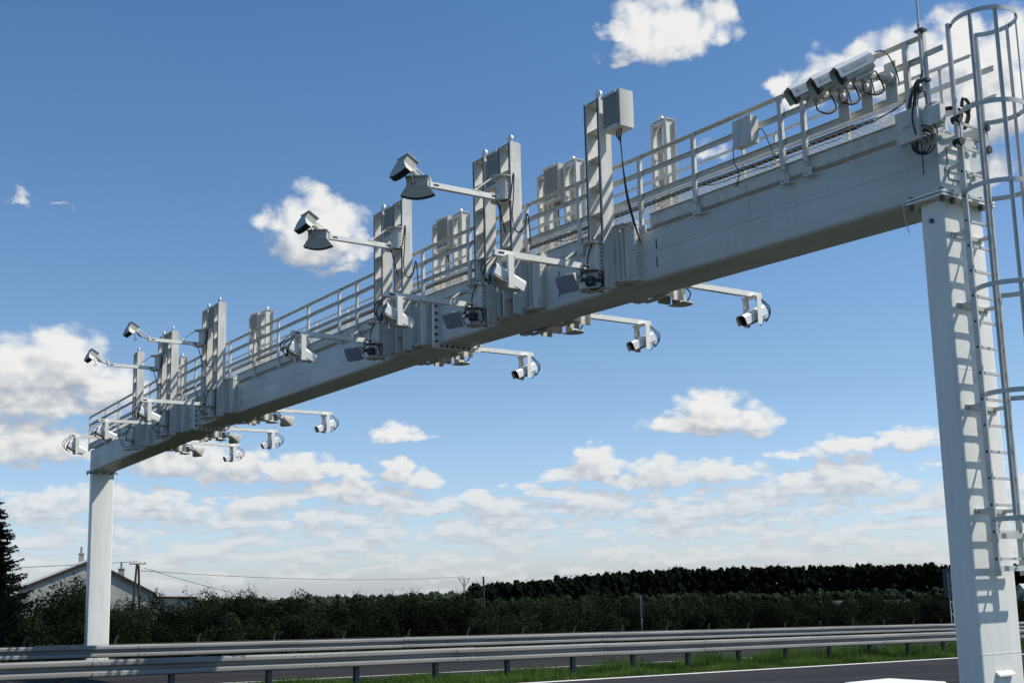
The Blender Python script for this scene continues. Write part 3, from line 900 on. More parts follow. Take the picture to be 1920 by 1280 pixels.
# ------------------------------------------------------------------ cameras
def make_camera(label, loops=True):
    o = thing('traffic_camera', label, 'camera', (0, 0, 0), 0, 'traffic cameras hanging from arms')
    T = Matrix.Rotation(R(24), 4, 'X')          # looks along -y and down
    s_ = MB(tf=T)                                # sunshield: folded sheet, open below
    prof = [(-0.115, -0.085), (-0.115, 0.055), (-0.075, 0.105), (0.075, 0.105), (0.115, 0.055), (0.115, -0.085)]
    inn = [(x * 0.965, z - 0.006 if z > 0 else z) for x, z in prof]
    s_.loft([[(x, y, z) for x, z in prof + inn[::-1]] for y in (-0.33, 0.27)])
    s_.build('sunshield', 'white', o)
    h = MB(tf=T)
    h.loft([[(x, y, z) for x, z in rrect(-0.085, 0.085, -0.10, 0.075, 0.02, 3)] for y in (-0.26, 0.25)])
    h.build('housing', 'galv', o)
    f = MB(tf=T)
    f.loft([[(x, y, z) for x, z in rrect(-0.082, 0.082, -0.097, 0.072, 0.02, 3)] for y in (-0.272, -0.261)])
    f.build('window', 'glass', o)
    pl = MB(tf=T)
    pl.box(-0.13, 0.13, -0.20, 0.24, -0.125, -0.112); pl.box(-0.155, -0.13, -0.06, 0.06, -0.125, 0.0); pl.box(0.13, 0.155, -0.06, 0.06, -0.125, 0.0)
    pl.build('cradle', 'galv', o)
    bl = MB(tf=T)
    for y in (-0.03, 0.03):
        for x in (-0.16, 0.16): bl.disc((x, y, -0.07), (1, 0, 0), 0.014, 0.02, 6)
    bl.build('bolt', 'bolt', o)
    if loops:
        for k, (dx, ry_, dz_) in enumerate(((0.0, 0.40, 0.0), (0.03, 0.34, -0.05), (-0.04, 0.27, -0.11))):
            c = MB()
            c.tube(spline([(dx * 0.3, 0.02 + 0.02 * k, 0.37), (dx, 0.16, 0.37 - 0.03 * k), (dx + 0.05, ry_ - 0.02, 0.20 + dz_), (dx + 0.05, ry_, 0.05 + dz_), (dx + 0.03, ry_ - 0.08, -0.06 + dz_), (dx, 0.28 - 0.06 * (k == 2), -0.04 + 0.06 * k), (dx * 0.4, 0.23, 0.06)]), 0.011 if k < 2 else 0.007, 6)
            c.build('cable', 'cable', o)
    return o


cproto = None
aim = random.Random(3)
for rear, lst in ((False, FCAM), (True, RCAM)):
    for x, w in lst:
        lab = ('camera seen from behind ' if not rear else 'camera showing a black window, ') + w
        if cproto is None: c = cproto = make_camera(lab)
        else: c = copy_tree(cproto); c['label'] = lab
        yy_ = BW + 0.42 + 1.75 if rear else -0.42 - 1.75
        c.location = (x, yy_, zb(x) - 0.075)
        c.rotation_euler = (R(aim.uniform(-3, 3)), 0, (0 if rear else math.pi) + R(aim.uniform(-6, 6)))
        c.scale = (0.94, 0.94, 0.94)

# three overview cameras on the railing at the right
hr_proto = None
for k, (x, w) in enumerate(((34.93, 'leftmost of the three big cameras on the front railing'), (35.30, 'middle one of the three big cameras on the front railing'), (35.67, 'rightmost of the three big cameras on the front railing, overlapping the others'))):
    if hr_proto is None:
        o = thing('overview_camera', w, 'camera', (0, 0, 0), 0, 'overview cameras on the front railing')
        hr_proto = o
        p = MB(); p.box(-0.085, 0.085, -0.055, -0.046, 1.25, 1.78); p.build('back_plate', 'galv', o)
        p = MB()
        p.disc((0, -0.09, 1.56), (0, 1, 0), 0.075, 0.07, 16)
        p.bar((0, -0.10, 1.56), (-0.10, -0.36, 1.57), 0.05, 0.05)
        p.disc((-0.11, -0.40, 1.56), (1, 0, 0), 0.085, 0.06, 18)
        p.build('bracket', 'galv', o)
        T = Matrix.Translation((-0.14, -0.53, 1.645)) @ Matrix.Scale(0.9, 4) @ Matrix.Rotation(R(-28), 4, 'Z') @ Matrix.Rotation(R(27), 4, 'X')
        s_ = MB(tf=T)
        prof = [(-0.13, -0.09), (-0.13, 0.07), (-0.09, 0.125), (0.09, 0.125), (0.13, 0.07), (0.13, -0.06)]
        inn = [(xx * 0.965, z - 0.006 if z > 0 else z) for xx, z in prof]
        s_.loft([[(xx, y, z) for xx, z in prof + inn[::-1]] for y in (-0.31, 0.24)])
        s_.build('sunshield', 'white', o)
        h = MB(tf=T); h.loft([[(xx, y, z) for xx, z in rrect(-0.10, 0.10, -0.12, 0.09, 0.02, 3)] for y in (-0.23, 0.22)]); h.build('housing', 'galv', o)
        f = MB(tf=T); f.loft([[(xx, y, z) for xx, z in rrect(-0.095, 0.095, -0.115, 0.085, 0.02, 3)] for y in (-0.242, -0.231)]); f.build('window', 'glass', o)
        f = MB(tf=T); f.box(-0.06, 0.06, -0.1, 0.2, -0.17, -0.121); f.build('cradle', 'galv', o)
        f = MB(tf=T); f.box(0.1306, 0.1325, -0.22, 0.14, -0.005, 0.045); f.build('label_strip', 'galv', o)
        c = MB()
        c.tube(spline([(-0.02, -0.30, 1.62), (0.02, -0.22, 1.40), (0.0, -0.34, 1.30), (-0.10, -0.42, 1.36), (-0.15, -0.40, 1.48)]), 0.010, 6)
        c.tube(spline([(0.04, -0.36, 1.83), (0.14, -0.30, 1.80), (0.17, -0.18, 1.62), (0.14, -0.08, 1.45)]), 0.008, 6)
        c.build('cable', 'cable', o)
    else: o = copy_tree(hr_proto); o['label'] = w
    o['label'] = 'white and grey ' + w
    o.location = (x, -0.115, zb(x))


# ------------------------------------------------------------------ infrared floodlights
def make_flood(label):
    o = thing('infrared_floodlight', label, 'floodlight', (0, 0, 0), 0, 'infrared floodlights beside the cameras')
    T = Matrix.Rotation(R(20), 4, 'Z') @ Matrix.Rotation(R(28), 4, 'X')
    b_ = MB(tf=T); b_.loft([[(x, y, z) for x, z in rrect(-0.19 * k, 0.19 * k, -0.14 * k, 0.14 * k, 0.02, 2)] for y, k in ((-0.06, 1.0), (0.02, 1.0), (0.10, 0.62), (0.17, 0.55))])
    b_.build('body', 'scan', o)
    l = MB(tf=T); l.loft([[(x, y, z) for x, z in rrect(-0.178, 0.178, -0.128, 0.128, 0.02, 2)] for y in (-0.078, -0.061)])
    l.build('front_window', 'lens', o)
    n_ = MB(tf=T)
    for k in range(5): n_.box(-0.10 + 0.045 * k, -0.09 + 0.045 * k, 0.171, 0.205, -0.06, 0.06)
    n_.build('cooling_fin', 'galv', o)
    y_ = MB()
    y_.bar((0, 0.06, 0.02), (0.03, 0.34, 0.10), 0.05, 0.05)
    y_.disc((0.03, 0.36, 0.11), (0, 0, 1), 0.075, 0.05, 14); y_.disc((0.03, 0.36, 0.03), (0, 0, 1), 0.075, 0.04, 14)
    y_.disc((0.03, 0.36, 0.07), (0, 0, 1), 0.045, 0.16, 12)
    y_.bar((0.03, 0.36, 0.09), (0.03, 0.60, 0.09), 0.10, 0.06)
    y_.build('bracket', 'bolt', o)
    c = MB(); c.tube(spline([(0.03, 0.16, 0.08), (0.14, 0.22, 0.18), (0.24, 0.40, 0.16), (0.22, 0.46, -0.02), (0.10, 0.40, -0.08), (0.05, 0.30, -0.03)]), 0.012, 6)
    c.build('cable', 'cable', o)
    return o


fl = None
for x, y, rear, lab in ((30.12, -0.98, False, 'purple fronted floodlight on the single mast nearest the ladder'), (26.76, -0.98, False, 'purple fronted floodlight low on the second front mast from the ladder'), (22.9, -0.98, False, 'purple fronted floodlight low on the middle front mast'), (13.2, 1.80, True, 'grey floodlight behind the beam, right one of the three far ones'), (9.3, 1.80, True, 'grey floodlight behind the beam, middle one of the three far ones'), (6.1, 1.80, True, 'grey floodlight behind the beam, leftmost of the three far ones')):
    if fl is None: fl = o = make_flood(lab)
    else: o = copy_tree(fl); o['label'] = lab
    o.location = (x, y, zb(x) + 0.0); o.rotation_euler = (R(aim.uniform(-4, 4)), 0, (math.pi if rear else 0) + R(aim.uniform(-7, 7)))


# ------------------------------------------------------------------ laser scanner heads
def make_scanner(label):
    o = thing('laser_scanner', label, 'scanner', (0, 0, 0), 0, 'laser scanner heads at the arm ends')
    b_ = MB(); b_.box(-0.20, 0.20, -0.12, 0.12, 0.0, 0.18); b_.build('housing', 'scan', o)
    l = MB(); l.box(-0.22, 0.22, -0.14, 0.14, 0.18, 0.20); l.box(-0.18, 0.18, -0.11, 0.11, 0.20, 0.212); l.build('lid', 'scan', o)
    n = 12
    def ring(k, dy):
        wd = 0.205 + 0.115 * k
        bot = [(-wd + 2 * wd * q / n, -0.145 * k - 0.06 * k * math.sin(math.pi * q / n)) for q in range(n + 1)]
        return bot
    top = [(-0.205 + 0.41 * q / n, -0.002) for q in range(n + 1)]
    bot = ring(1.0, 0)
    s_ = MB()
    rows = []
    for k in (0.0, 0.5, 1.0):
        rr_ = [(t[0] * (1 - k) + q[0] * k, t[1] * (1 - k) + q[1] * k) for t, q in zip(top, bot)]
        hy = 0.12 - 0.055 * k
        rows.append([(x, -hy, z) for x, z in rr_] + [(x, hy, z) for x, z in rr_[::-1]])
    s_.loft(rows); s_.build('skirt', 'scan', o)
    d = MB(); d.loft([[(x * 0.97, y * 0.95, z - 0.004 + dz_) for x, y, z in rows[-1]] for dz_ in (0, -0.004)]); d.build('opening', 'dark', o)
    m_ = MB(); m_.box(-0.06, 0.06, 0.12, 0.20, 0.06, 0.17); m_.build('lug', 'galv', o)
    return o


sp = None
HEADS = []
for i, (x, w) in enumerate(SC):
    if i < 2: HEADS.append((x, -2.19, 1.99, (0, 0, R(52)), 'scanner head pointing straight down, ' + w))
    HEADS.append((x, -2.46, 2.28, (R(-32), 0, 0), 'scanner head tilted outwards at arm tip ' + w))
for (x, y, z, r_, lab) in HEADS:
    if sp is None: sp = o = make_scanner(lab)
    else: o = copy_tree(sp); o['label'] = lab
    o.location = (x, y, zb(x) + z - 0.015); o.rotation_euler = r_; o.scale = (0.9, 0.9, 0.9)
for x, w in SC:                                  # forked plate and stay between the arm tip and the heads
    o = thing('scanner_yoke', 'forked bracket at the scanner arm tip ' + w, 'bracket', (x, -1.97, zb(x) + 2.1), 0, 'scanner yokes at the arm tips')
    m_ = MB(); m_.bar((0, 0.02, -0.02), (0, -0.30, 0.06), 0.05, 0.02); m_.bar((0.03, -0.16, 0.03), (0.03, -0.42, 0.26), 0.02, 0.05); m_.bar((-0.05, -0.16, 0.03), (-0.05, -0.42, 0.26), 0.02, 0.05)
    m_.build('fork', 'scan', o)
    m_ = MB(); m_.tube([(0, 0.0, 0.05), (0, -0.34, 0.28)], 0.010, 6); m_.box(-0.03, 0.03, -0.03, 0.03, 0.0, 0.08); m_.build('stay', 'galv', o)
    m_ = MB()
    m_.tube(spline([(0.04, -0.45, 0.12), (0.10, -0.38, 0.0), (0.12, -0.40, -0.12), (0.05, -0.30, -0.05)]), 0.008, 5); m_.build('cable', 'cable', o)

# ------------------------------------------------------------------ boxes on the railing, whip antenna
o = thing('control_box', 'small grey junction box hanging on the front railing left of the three big cameras', 'box', (33.28, -0.165, zb(33.3) + 1.41))
MB().box(-0.17, 0.17, -0.14, 0.0, 0.0, 0.38).build('enclosure', 'box', o)
MB().box(-0.175, 0.175, -0.152, -0.14, -0.004, 0.384).build('lid', 'mast', o)
mb = MB()
for k in range(3): mb.tube(spline([(-0.17, -0.07 + 0.03 * k, 0.12 + 0.05 * k), (-0.26, -0.06, 0.10), (-0.27, -0.05, -0.15), (-0.24, 0.0, -0.32), (-0.45, 0.12, -0.45)]), 0.007, 5)
mb.tube(spline([(0.17, -0.07, 0.13), (0.27, -0.05, 0.16), (0.33, -0.02, 0.02), (0.36, 0.08, -0.25)]), 0.006, 5)
mb.build('cable', 'cable', o)
o = thing('junction_box', 'flat light grey junction box with coiled black cables at the right end of the beam', 'box', (35.93, -0.19, ZB + 0.66))
MB().loft([[(x, y, z) for x, z in rrect(-0.16, 0.16, 0.0, 0.40, 0.02, 2)] for y in (-0.09, 0.0)]).build('enclosure', 'galv', o)
MB().box(0.17, 0.42, -0.02, 0.08, 0.14, 0.36).build('side_plate', 'mast', o)
MB().box(-0.07, 0.06, -0.0925, -0.09, 0.17, 0.21).build('label_strip', 'scan', o)
for k in range(6):
    mb = MB(); rnd = random.Random(k)
    r_ = 0.09 + 0.02 * k
    cx, cz = 0.13 + 0.02 * (k % 3), -0.06 + 0.015 * k
    mb.tube([(cx + r_ * math.cos(a) * 0.9, -0.02 + 0.03 * (k % 2) + 0.01 * math.sin(3 * a), cz + r_ * math.sin(a)) for a in [2 * math.pi * q / 20 for q in range(19)]], 0.008, 6)
    mb.build('cable_coil', 'cable', o)
mb = MB()
for k in range(7): mb.tube(spline([(-0.05 + 0.02 * k, 0.02, 0.40), (-0.02 + 0.02 * k, 0.05, 0.62 + 0.02 * (k % 3)), (0.05, 0.12, 0.70 + 0.02 * k), (-0.25, 0.18, 0.62), (-0.7, 0.15, 0.53)]), 0.008, 6)
mb.tube(spline([(0.12, -0.095, 0.05), (0.10, -0.11, 0.3), (0.16, -0.06, 0.6), (0.22, 0.0, 0.85)]), 0.009, 6)
mb.build('cable', 'cable', o)
o = thing('whip_antenna', 'thin vertical whip antenna clamped to the end of the front railing', 'antenna', (36.13, -0.17, ZB + 1.25))
MB().tube([(0, 0, 0), (0, 0, 0.85)], 0.022, 8).build('base_tube', 'alu', o)
MB().tube([(0, 0, 0.85), (0.0, 0, 2.9)], 0.012, 6, 0.006).build('whip', 'alu', o)
mb = MB()
for z in (0.12, 0.75): mb.box(-0.05, 0.07, -0.03, 0.06, z, z + 0.03)
mb.build('clamp', 'bolt', o)
mb = MB(); mb.tube(spline([(0, 0, 0.0), (0.01, 0.0, -0.18), (-0.1, 0.02, -0.3), (-0.08, -0.02, -0.7), (-0.1, 0.0, -1.0)]), 0.008, 5)
for k in range(2): mb.tube([(0.06 + (0.10 + 0.03 * k) * math.cos(a), 0.05 + 0.02 * k, -0.28 + (0.12 + 0.02 * k) * math.sin(a)) for a in [2 * math.pi * q / 16 for q in range(17)]], 0.005, 5)
mb.build('cable', 'cable', o)

# ------------------------------------------------------------------ caged ladder on the near column
lx = L + 0.19; ya, yb_ = 0.17, 0.64
lad = thing('caged_ladder', 'tall aluminium access ladder with round safety cage on the near column', 'ladder', (lx, 0.4, ZB - 4.4))
og = lad.location
zt = ZB - 4.42
for y, z1 in ((ya, ZB + 0.93), (yb_, ZB + 0.93)):
    mb = MB(org=og); mb.box(lx - 0.035, lx + 0.035, y - 0.0125, y + 0.0125, zt, z1)
    mb.build('stile', 'alu', lad)
for k in range(18):
    z = ZB - 4.233 + 0.30 * k
    if z > ZB + 0.95: break
    mb = MB(org=og); mb.box(lx - 0.012, lx + 0.012, ya + 0.0125, yb_ - 0.0125, z - 0.015, z + 0.015)
    mb.box(lx - 0.016, lx + 0.016, ya + 0.013, ya + 0.07, z - 0.018, z + 0.018); mb.box(lx - 0.016, lx + 0.016, yb_ - 0.07, yb_ - 0.013, z - 0.018, z + 0.018)
    rg = mb.build('rung', 'alu', lad)
    mb = MB(org=og); mb.box(lx - 0.013, lx + 0.013, ya - 0.0145, ya - 0.0126, z - 0.013, z + 0.013); mb.build('rung_plug', 'rubber', rg)
for y in (ya - 0.04, yb_ + 0.03):               # hand grips rising above the beam
    mb = MB(org=og); mb.tube([(lx, y, ZB + 0.55), (lx, y, ZB + 2.10)], 0.030, 10); gr = mb.build('hand_grip', 'alu', lad)
    for z in (0.62, 0.90):
        mb = MB(org=og)
        mb.disc((lx - 0.0, y + 0.01, ZB + z), (1, 0, 0), 0.05, 0.10, 12)
        mb.build('clamp', 'rubber', gr)
HZ = [2.08, 0.95, 0.0, -1.18, -2.40, -3.80]
CXc, CYc, CR = lx + 0.30, 0.405, 0.37


def hoop(flare):
    pts = [(lx - 0.0, ya - 0.02)]
    a0 = R(215)
    for k in range(25):
        a = R(-140) + R(280) * k / 24
        pts.append((CXc + (CR + flare) * math.cos(a), CYc + (CR + flare) * math.sin(a)))
    pts.append((lx, yb_ + 0.02))
    return pts


for z in HZ:
    fl_ = 0.0
    pts = hoop(fl_)
    mb = MB(org=og)
    rings = []
    for k, (x, y) in enumerate(pts):
        p0 = Vector(pts[max(k - 1, 0)]); p1 = Vector(pts[min(k + 1, len(pts) - 1)])
        d = (p1 - p0).normalized(); nrm = Vector((d.y, -d.x))
        rings.append([(x + nrm.x * s1, y + nrm.y * s1, ZB + z + s2) for s1, s2 in ((-0.004, -0.028), (0.004, -0.028), (0.004, 0.028), (-0.004, 0.028))])
    mb.loft(rings); mb.build('hoop', 'alu', lad)
for a in (-82, -35, 22, 77):
    a = R(a)
    x, y = CXc + (CR - 0.014) * math.cos(a), CYc + (CR - 0.014) * math.sin(a)
    mb = MB(org=og)
    t = Vector((-math.sin(a), math.cos(a), 0)); n_ = Vector((math.cos(a), math.sin(a), 0))
    ring = lambda z: [Vector((x, y, ZB + z)) + t * s1 + n_ * s2 for s1, s2 in ((-0.026, -0.009), (-0.018, 0.004), (-0.006, 0.004), (0.0, -0.006), (0.006, 0.004), (0.018, 0.004), (0.026, -0.009))]
    mb.loft([ring(-3.83), ring(2.1)]); mb.build('cage_strip', 'alu', lad)
for z in (-0.46, -1.31, -2.50, -3.69, 0.35):
    mb = MB(org=og)
    for y in (ya, yb_): mb.box(L, lx - 0.035, y - 0.02, y + 0.02, ZB + z - 0.02, ZB + z + 0.02)
    mb.box(L + 0.001, L + 0.02, ya - 0.06, yb_ + 0.06, ZB + z - 0.028, ZB + z + 0.028)
    mb.build('wall_bracket', 'alu', lad)
# hinged barrier frame closing the foot of the cage
mb = MB(org=og)
for z in (-3.98, -4.34): mb.bar((lx + 0.04, ya - 0.03, ZB + z), (lx + 0.04, yb_ + 0.25, ZB + z), 0.03, 0.06)
mb.bar((lx + 0.04, yb_ + 0.24, ZB - 3.9), (lx + 0.04, yb_ + 0.24, ZB - 5.0), 0.03, 0.05)
mb.build('foot_barrier', 'alu', lad)
mb = MB(org=og)
mb.tube(spline([(lx + 0.02, ya + 0.04, ZB + 0.93), (lx + 0.02, ya + 0.10, ZB + 1.18), (lx, 0.42, ZB + 1.12), (lx - 0.15, 0.5, ZB + 0.9)]), 0.02, 7)
mb.tube(spline([(lx - 0.25, 0.05, ZB + 1.02), (lx - 0.05, 0.10, ZB + 1.05), (lx + 0.05, 0.3, ZB + 1.0), (lx - 0.1, 0.45, ZB + 0.9)]), 0.025, 7)
mb.build('cable', 'cable', lad)

# ------------------------------------------------------------------ low cabinet beside the column
ax, ay = 34.86, 0.12
o = thing('roadside_cabinet', 'low white roadside cabinet with a flat overhanging lid left of the near column', 'cabinet', (ax, ay, 0.0))
MB().box(-0.42, 0.42, -0.45, 0.38, -0.5, 0.10).build('plinth', 'concrete', o)
MB().box(-0.38, 0.38, -0.42, 0.34, 0.10, 0.80).build('body', 'cabinet', o)
mb = MB(); mb.loft([[(x, y, z) for x, y in rrect(-0.43, 0.43, -0.47, 0.39, 0.03, 3)] for z in (0.80, 0.83)]); mb.loft([[(x * k, y * k, z) for x, y in rrect(-0.43, 0.43, -0.47, 0.39, 0.03, 3)] for z, k in ((0.83, 1.0), (0.85, 0.96))])
mb.build('lid', 'cabinet', o)
mb = MB(); mb.box(-0.34, 0.34, -0.432, -0.42, 0.14, 0.76); d = mb.build('door', 'cabinet', o)
MB().box(0.24, 0.27, -0.45, -0.432, 0.5, 0.64).build('handle', 'bolt', d)

# ------------------------------------------------------------------ fence behind the far guardrail
fx, fy = nt2xy(5.2, 0)
fen = thing('wire_fence', 'low wire fence with bent concrete posts in front of the orchard', 'fence', (fx, fy, zg(fx, fy)))
og = fen.location
for k in range(26):
    t = -9.3 + 2.78 * k
    x, y = nt2xy(5.2, t); z = zg(x, y)
    mb = MB(org=og)
    mb.tube([(x, y, z - 0.2), (x, y, z + 1.48), (x + 0.02, y + 0.03, z + 1.60), (x + 0.05, y + 0.10, z + 1.70)], 0.05, 6, 0.035)
    mb.build('post', 'concrete', fen)
mb = MB(org=og)
for h in (0.3, 0.6, 0.9, 1.2, 1.42):
    pts = []
    for k in range(26):
        x, y = nt2xy(5.2 + 0.06, -9.3 + 2.78 * k); pts.append((x, y, zg(x, y) + h))
    mb.tube(pts, 0.004, 4)
mb.build('wire', 'bolt', fen)


# ------------------------------------------------------------------ vegetation
def crown_mesh(rnd, rx, rz, zc, lumps, leaves, size, m):
    mb = MB()
    cl = []
    for _ in range(lumps):
        while True:
            v = Vector((rnd.uniform(-1, 1), rnd.uniform(-1, 1), rnd.uniform(-1, 1)))
            if v.length < 1: break
        v = v.normalized() * rnd.uniform(0.45, 0.95)
        cl.append((Vector((v.x * rx, v.y * rx, zc + v.z * rz)), rnd.uniform(0.24, 0.46) * min(rx, rz)))
    for _ in range(leaves):
        c, r_ = rnd.choice(cl)
        v = Vector((rnd.gauss(0, 1), rnd.gauss(0, 1), rnd.gauss(0, 1))).normalized()
        p = c + v * r_ * rnd.uniform(0.55, 1.12)
        if p.z < 0.12: continue
        s_ = size * rnd.uniform(0.6, 1.5)
        n_ = (v + Vector((rnd.gauss(0, .6), rnd.gauss(0, .6), rnd.gauss(0, .6)))).normalized()
        a = n_.orthogonal().normalized(); a.rotate(Matrix.Rotation(rnd.uniform(0, 6.28), 3, n_)); c2 = n_.cross(a)
        mb.poly([p - a * s_, p + c2 * s_ * 0.45, p + a * s_, p - c2 * s_ * 0.45])
    # upright shoots break the outline
    for _ in range(lumps):
        c, r_ = rnd.choice(cl)
        p = c + Vector((rnd.gauss(0, .4) * r_, rnd.gauss(0, .4) * r_, r_ * 0.8))
        h = rnd.uniform(0.2, 0.45)
        for q in range(9):
            pp = p + Vector((rnd.gauss(0, .03), rnd.gauss(0, .03), h * q / 7))
            a = Vector((rnd.gauss(0, 1), rnd.gauss(0, 1), rnd.uniform(0, .8))).normalized(); c2 = a.orthogonal().normalized()
            s_ = size * 0.9
            mb.poly([pp, pp + a * s_ + c2 * s_ * 0.4, pp + a * s_ * 2, pp + a * s_ - c2 * s_ * 0.4])
    return mb.mesh('crown', m, smooth=False)


def trunk_mesh(rnd, h, r_, limbs, m='bark'):
    mb = MB()
    mb.tube([(0, 0, -0.1), (0.03, 0.02, h * 0.4), (0.0, 0.05, h)], r_, 7, r_ * 0.5)
    for k in range(limbs):
        a = 6.283 * k / limbs + rnd.uniform(-.4, .4)
        l = h * rnd.uniform(0.7, 1.1)
        mb.tube([(0, 0, h * 0.35), (math.cos(a) * l * 0.35, math.sin(a) * l * 0.35, h * 0.8), (math.cos(a) * l * 0.7, math.sin(a) * l * 0.7, h * 1.35)], r_ * 0.5, 5, r_ * 0.15)
    return mb.mesh('trunk', m)


def tree_obj(name, label, cat, group, loc, rz, sc, crown, trunk):
    o = thing(name, label, cat, loc, rz, group)
    o.scale = sc
    for me, nm in ((crown, 'crown'), (trunk, 'trunk')):
        c = bpy.data.objects.new(nm, me); COL.objects.link(c); c.parent = o
    return o


vr = random.Random(21)
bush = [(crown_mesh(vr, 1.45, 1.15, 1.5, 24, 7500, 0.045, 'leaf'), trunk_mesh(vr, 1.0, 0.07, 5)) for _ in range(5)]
GR = 'fruit trees of the dark orchard behind the fence'
cnt = 0
for row, (n0, t0, t1, step) in enumerate(((1.6, -12, 66, 2.5), (-2.2, -13, 72, 2.4), (-6.2, -14, 80, 2.6), (-10.5, -14, 90, 2.9), (-16, -14, 100, 3.3), (-23, -14, 115, 4.2))):
    t = t0 + row * 0.7
    while t < t1:
        n = n0 + vr.uniform(-0.5, 0.5)
        if row == 0 and -2.6 < t < 2.2:
            t += 0.8
            continue
        x, y = nt2xy(n, t)
        k = vr.randrange(5)
        hs = vr.choice((0.78, 0.9, 0.95, 1.0, 1.0, 1.06, 1.14)) * vr.uniform(0.96, 1.04) + (0.06 if row > 2 else 0)
        tree_obj('fruit_tree', 'low dark green fruit tree in the dense orchard behind the far guardrail', 'tree', GR, (x, y, zg(x, y) - 0.05), vr.uniform(0, 6.28), (vr.uniform(0.9, 1.15), vr.uniform(0.9, 1.15), hs * 1.04), *bush[k])
        cnt += 1
        t += step * vr.uniform(0.85, 1.15)
# bigger shrubs round the house and the spruce at the left
big = [(crown_mesh(vr, 1.6, 1.7, 1.9, 34, 5200, 0.07, 'leaf'), trunk_mesh(vr, 1.5, 0.09, 6)) for _ in range(2)]
for (x, y, s_, lab) in ((-13.8, 2.6, 1.06, 'tall dark shrub between the spruce and the far column'), (-16.2, 4.2, 0.98, 'dark shrub just left of the far column, before the house wall'), (-14.5, -0.2, 0.86, 'dark shrub under the right branches of the spruce'), (-15.5, -2.2, 0.85, 'dark shrub at the foot of the spruce on the left edge'), (-21.2, 9.6, 0.92, 'dark shrub right of the far column, under the house roof')):
    k = vr.randrange(2)
    tree_obj('shrub', lab, 'shrub', 'shrubs in front of the house', (x, y, zg(x, y) - 0.05), vr.uniform(0, 6), (s_, s_, s_), *big[k])

# spruce
sx_, sy_ = -31.9, 3.3
sz_ = zg(sx_, sy_)
SH = 7.86 - sz_
mb = MB(); mb.tube([(0, 0, -0.2), (0, 0, SH * 0.5), (0, 0, SH - 0.1)], 0.16, 8, 0.02); trm = mb.mesh('trunk', 'bark')
mb = MB()
sr = random.Random(5)
z = 1.0
while z < SH - 0.15:
    f = 1 - z / SH
    ln0 = 0.24 + 2.75 * f ** 0.85
    for k in range(15 if z < SH * 0.8 else 9):
        a = sr.uniform(0, 6.283); ln = ln0 * sr.uniform(0.55, 1.15); zj = sr.uniform(-0.16, 0.16); dj = sr.uniform(0.7, 1.35)
        dx, dy = math.cos(a), math.sin(a)
        side = Vector((-dy, dx, 0))
        steps = max(5, int(ln / 0.075))
        for q in range(steps):
            u_ = (q + 0.5) / steps
            dr_ = -0.34 * ln * math.sin(u_ * 2.1) * (0.4 + f) + 0.20 * ln * max(0, u_ - 0.62)
            p = Vector((dx * ln * u_, dy * ln * u_, z + zj + dr_ * dj))
            wd = (0.10 + 0.22 * math.sin(math.pi * min(1, u_ * 1.05 + 0.12)) * ln * 0.55)
            for sgn in (-1, 1):
                tip = p + side * sgn * wd * sr.uniform(0.6, 1.2) + Vector((dx, dy, 0)) * 0.10 + Vector((0, 0, -0.10 * sr.uniform(0.3, 1.6)))
                mb.poly([p + Vector((dx, dy, 0)) * 0.07, p - Vector((dx, dy, 0)) * 0.05, tip])
            mb.poly([p + side * 0.05, p - side * 0.05, p + Vector((dx * 0.06, dy * 0.06, -0.16 * sr.uniform(0.5, 1.5)))])
    z += 0.19
for q in range(26):
    a = sr.uniform(0, 6.28); zz_ = SH - 0.5 + 0.5 * q / 26
    mb.poly([(0, 0, zz_), (0.02, 0.02, zz_ + 0.06), (math.cos(a) * 0.16, math.sin(a) * 0.16, zz_ + 0.10)])
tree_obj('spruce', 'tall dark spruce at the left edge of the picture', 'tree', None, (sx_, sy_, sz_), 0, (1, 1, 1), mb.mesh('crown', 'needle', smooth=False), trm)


PHI = (1 + 5 ** 0.5) / 2
ICO_V = [Vector(v).normalized() for v in ((-1, PHI, 0), (1, PHI, 0), (-1, -PHI, 0), (1, -PHI, 0), (0, -1, PHI), (0, 1, PHI), (0, -1, -PHI), (0, 1, -PHI), (PHI, 0, -1), (PHI, 0, 1), (-PHI, 0, -1), (-PHI, 0, 1))]
ICO_F = ((0, 11, 5), (0, 5, 1), (0, 1, 7), (0, 7, 10), (0, 10, 11), (1, 5, 9), (5, 11, 4), (11, 10, 2), (10, 7, 6), (7, 1, 8), (3, 9, 4), (3, 4, 2), (3, 2, 6), (3, 6, 8), (3, 8, 9), (4, 9, 5), (2, 4, 11), (6, 2, 10), (8, 6, 7), (9, 8, 1))


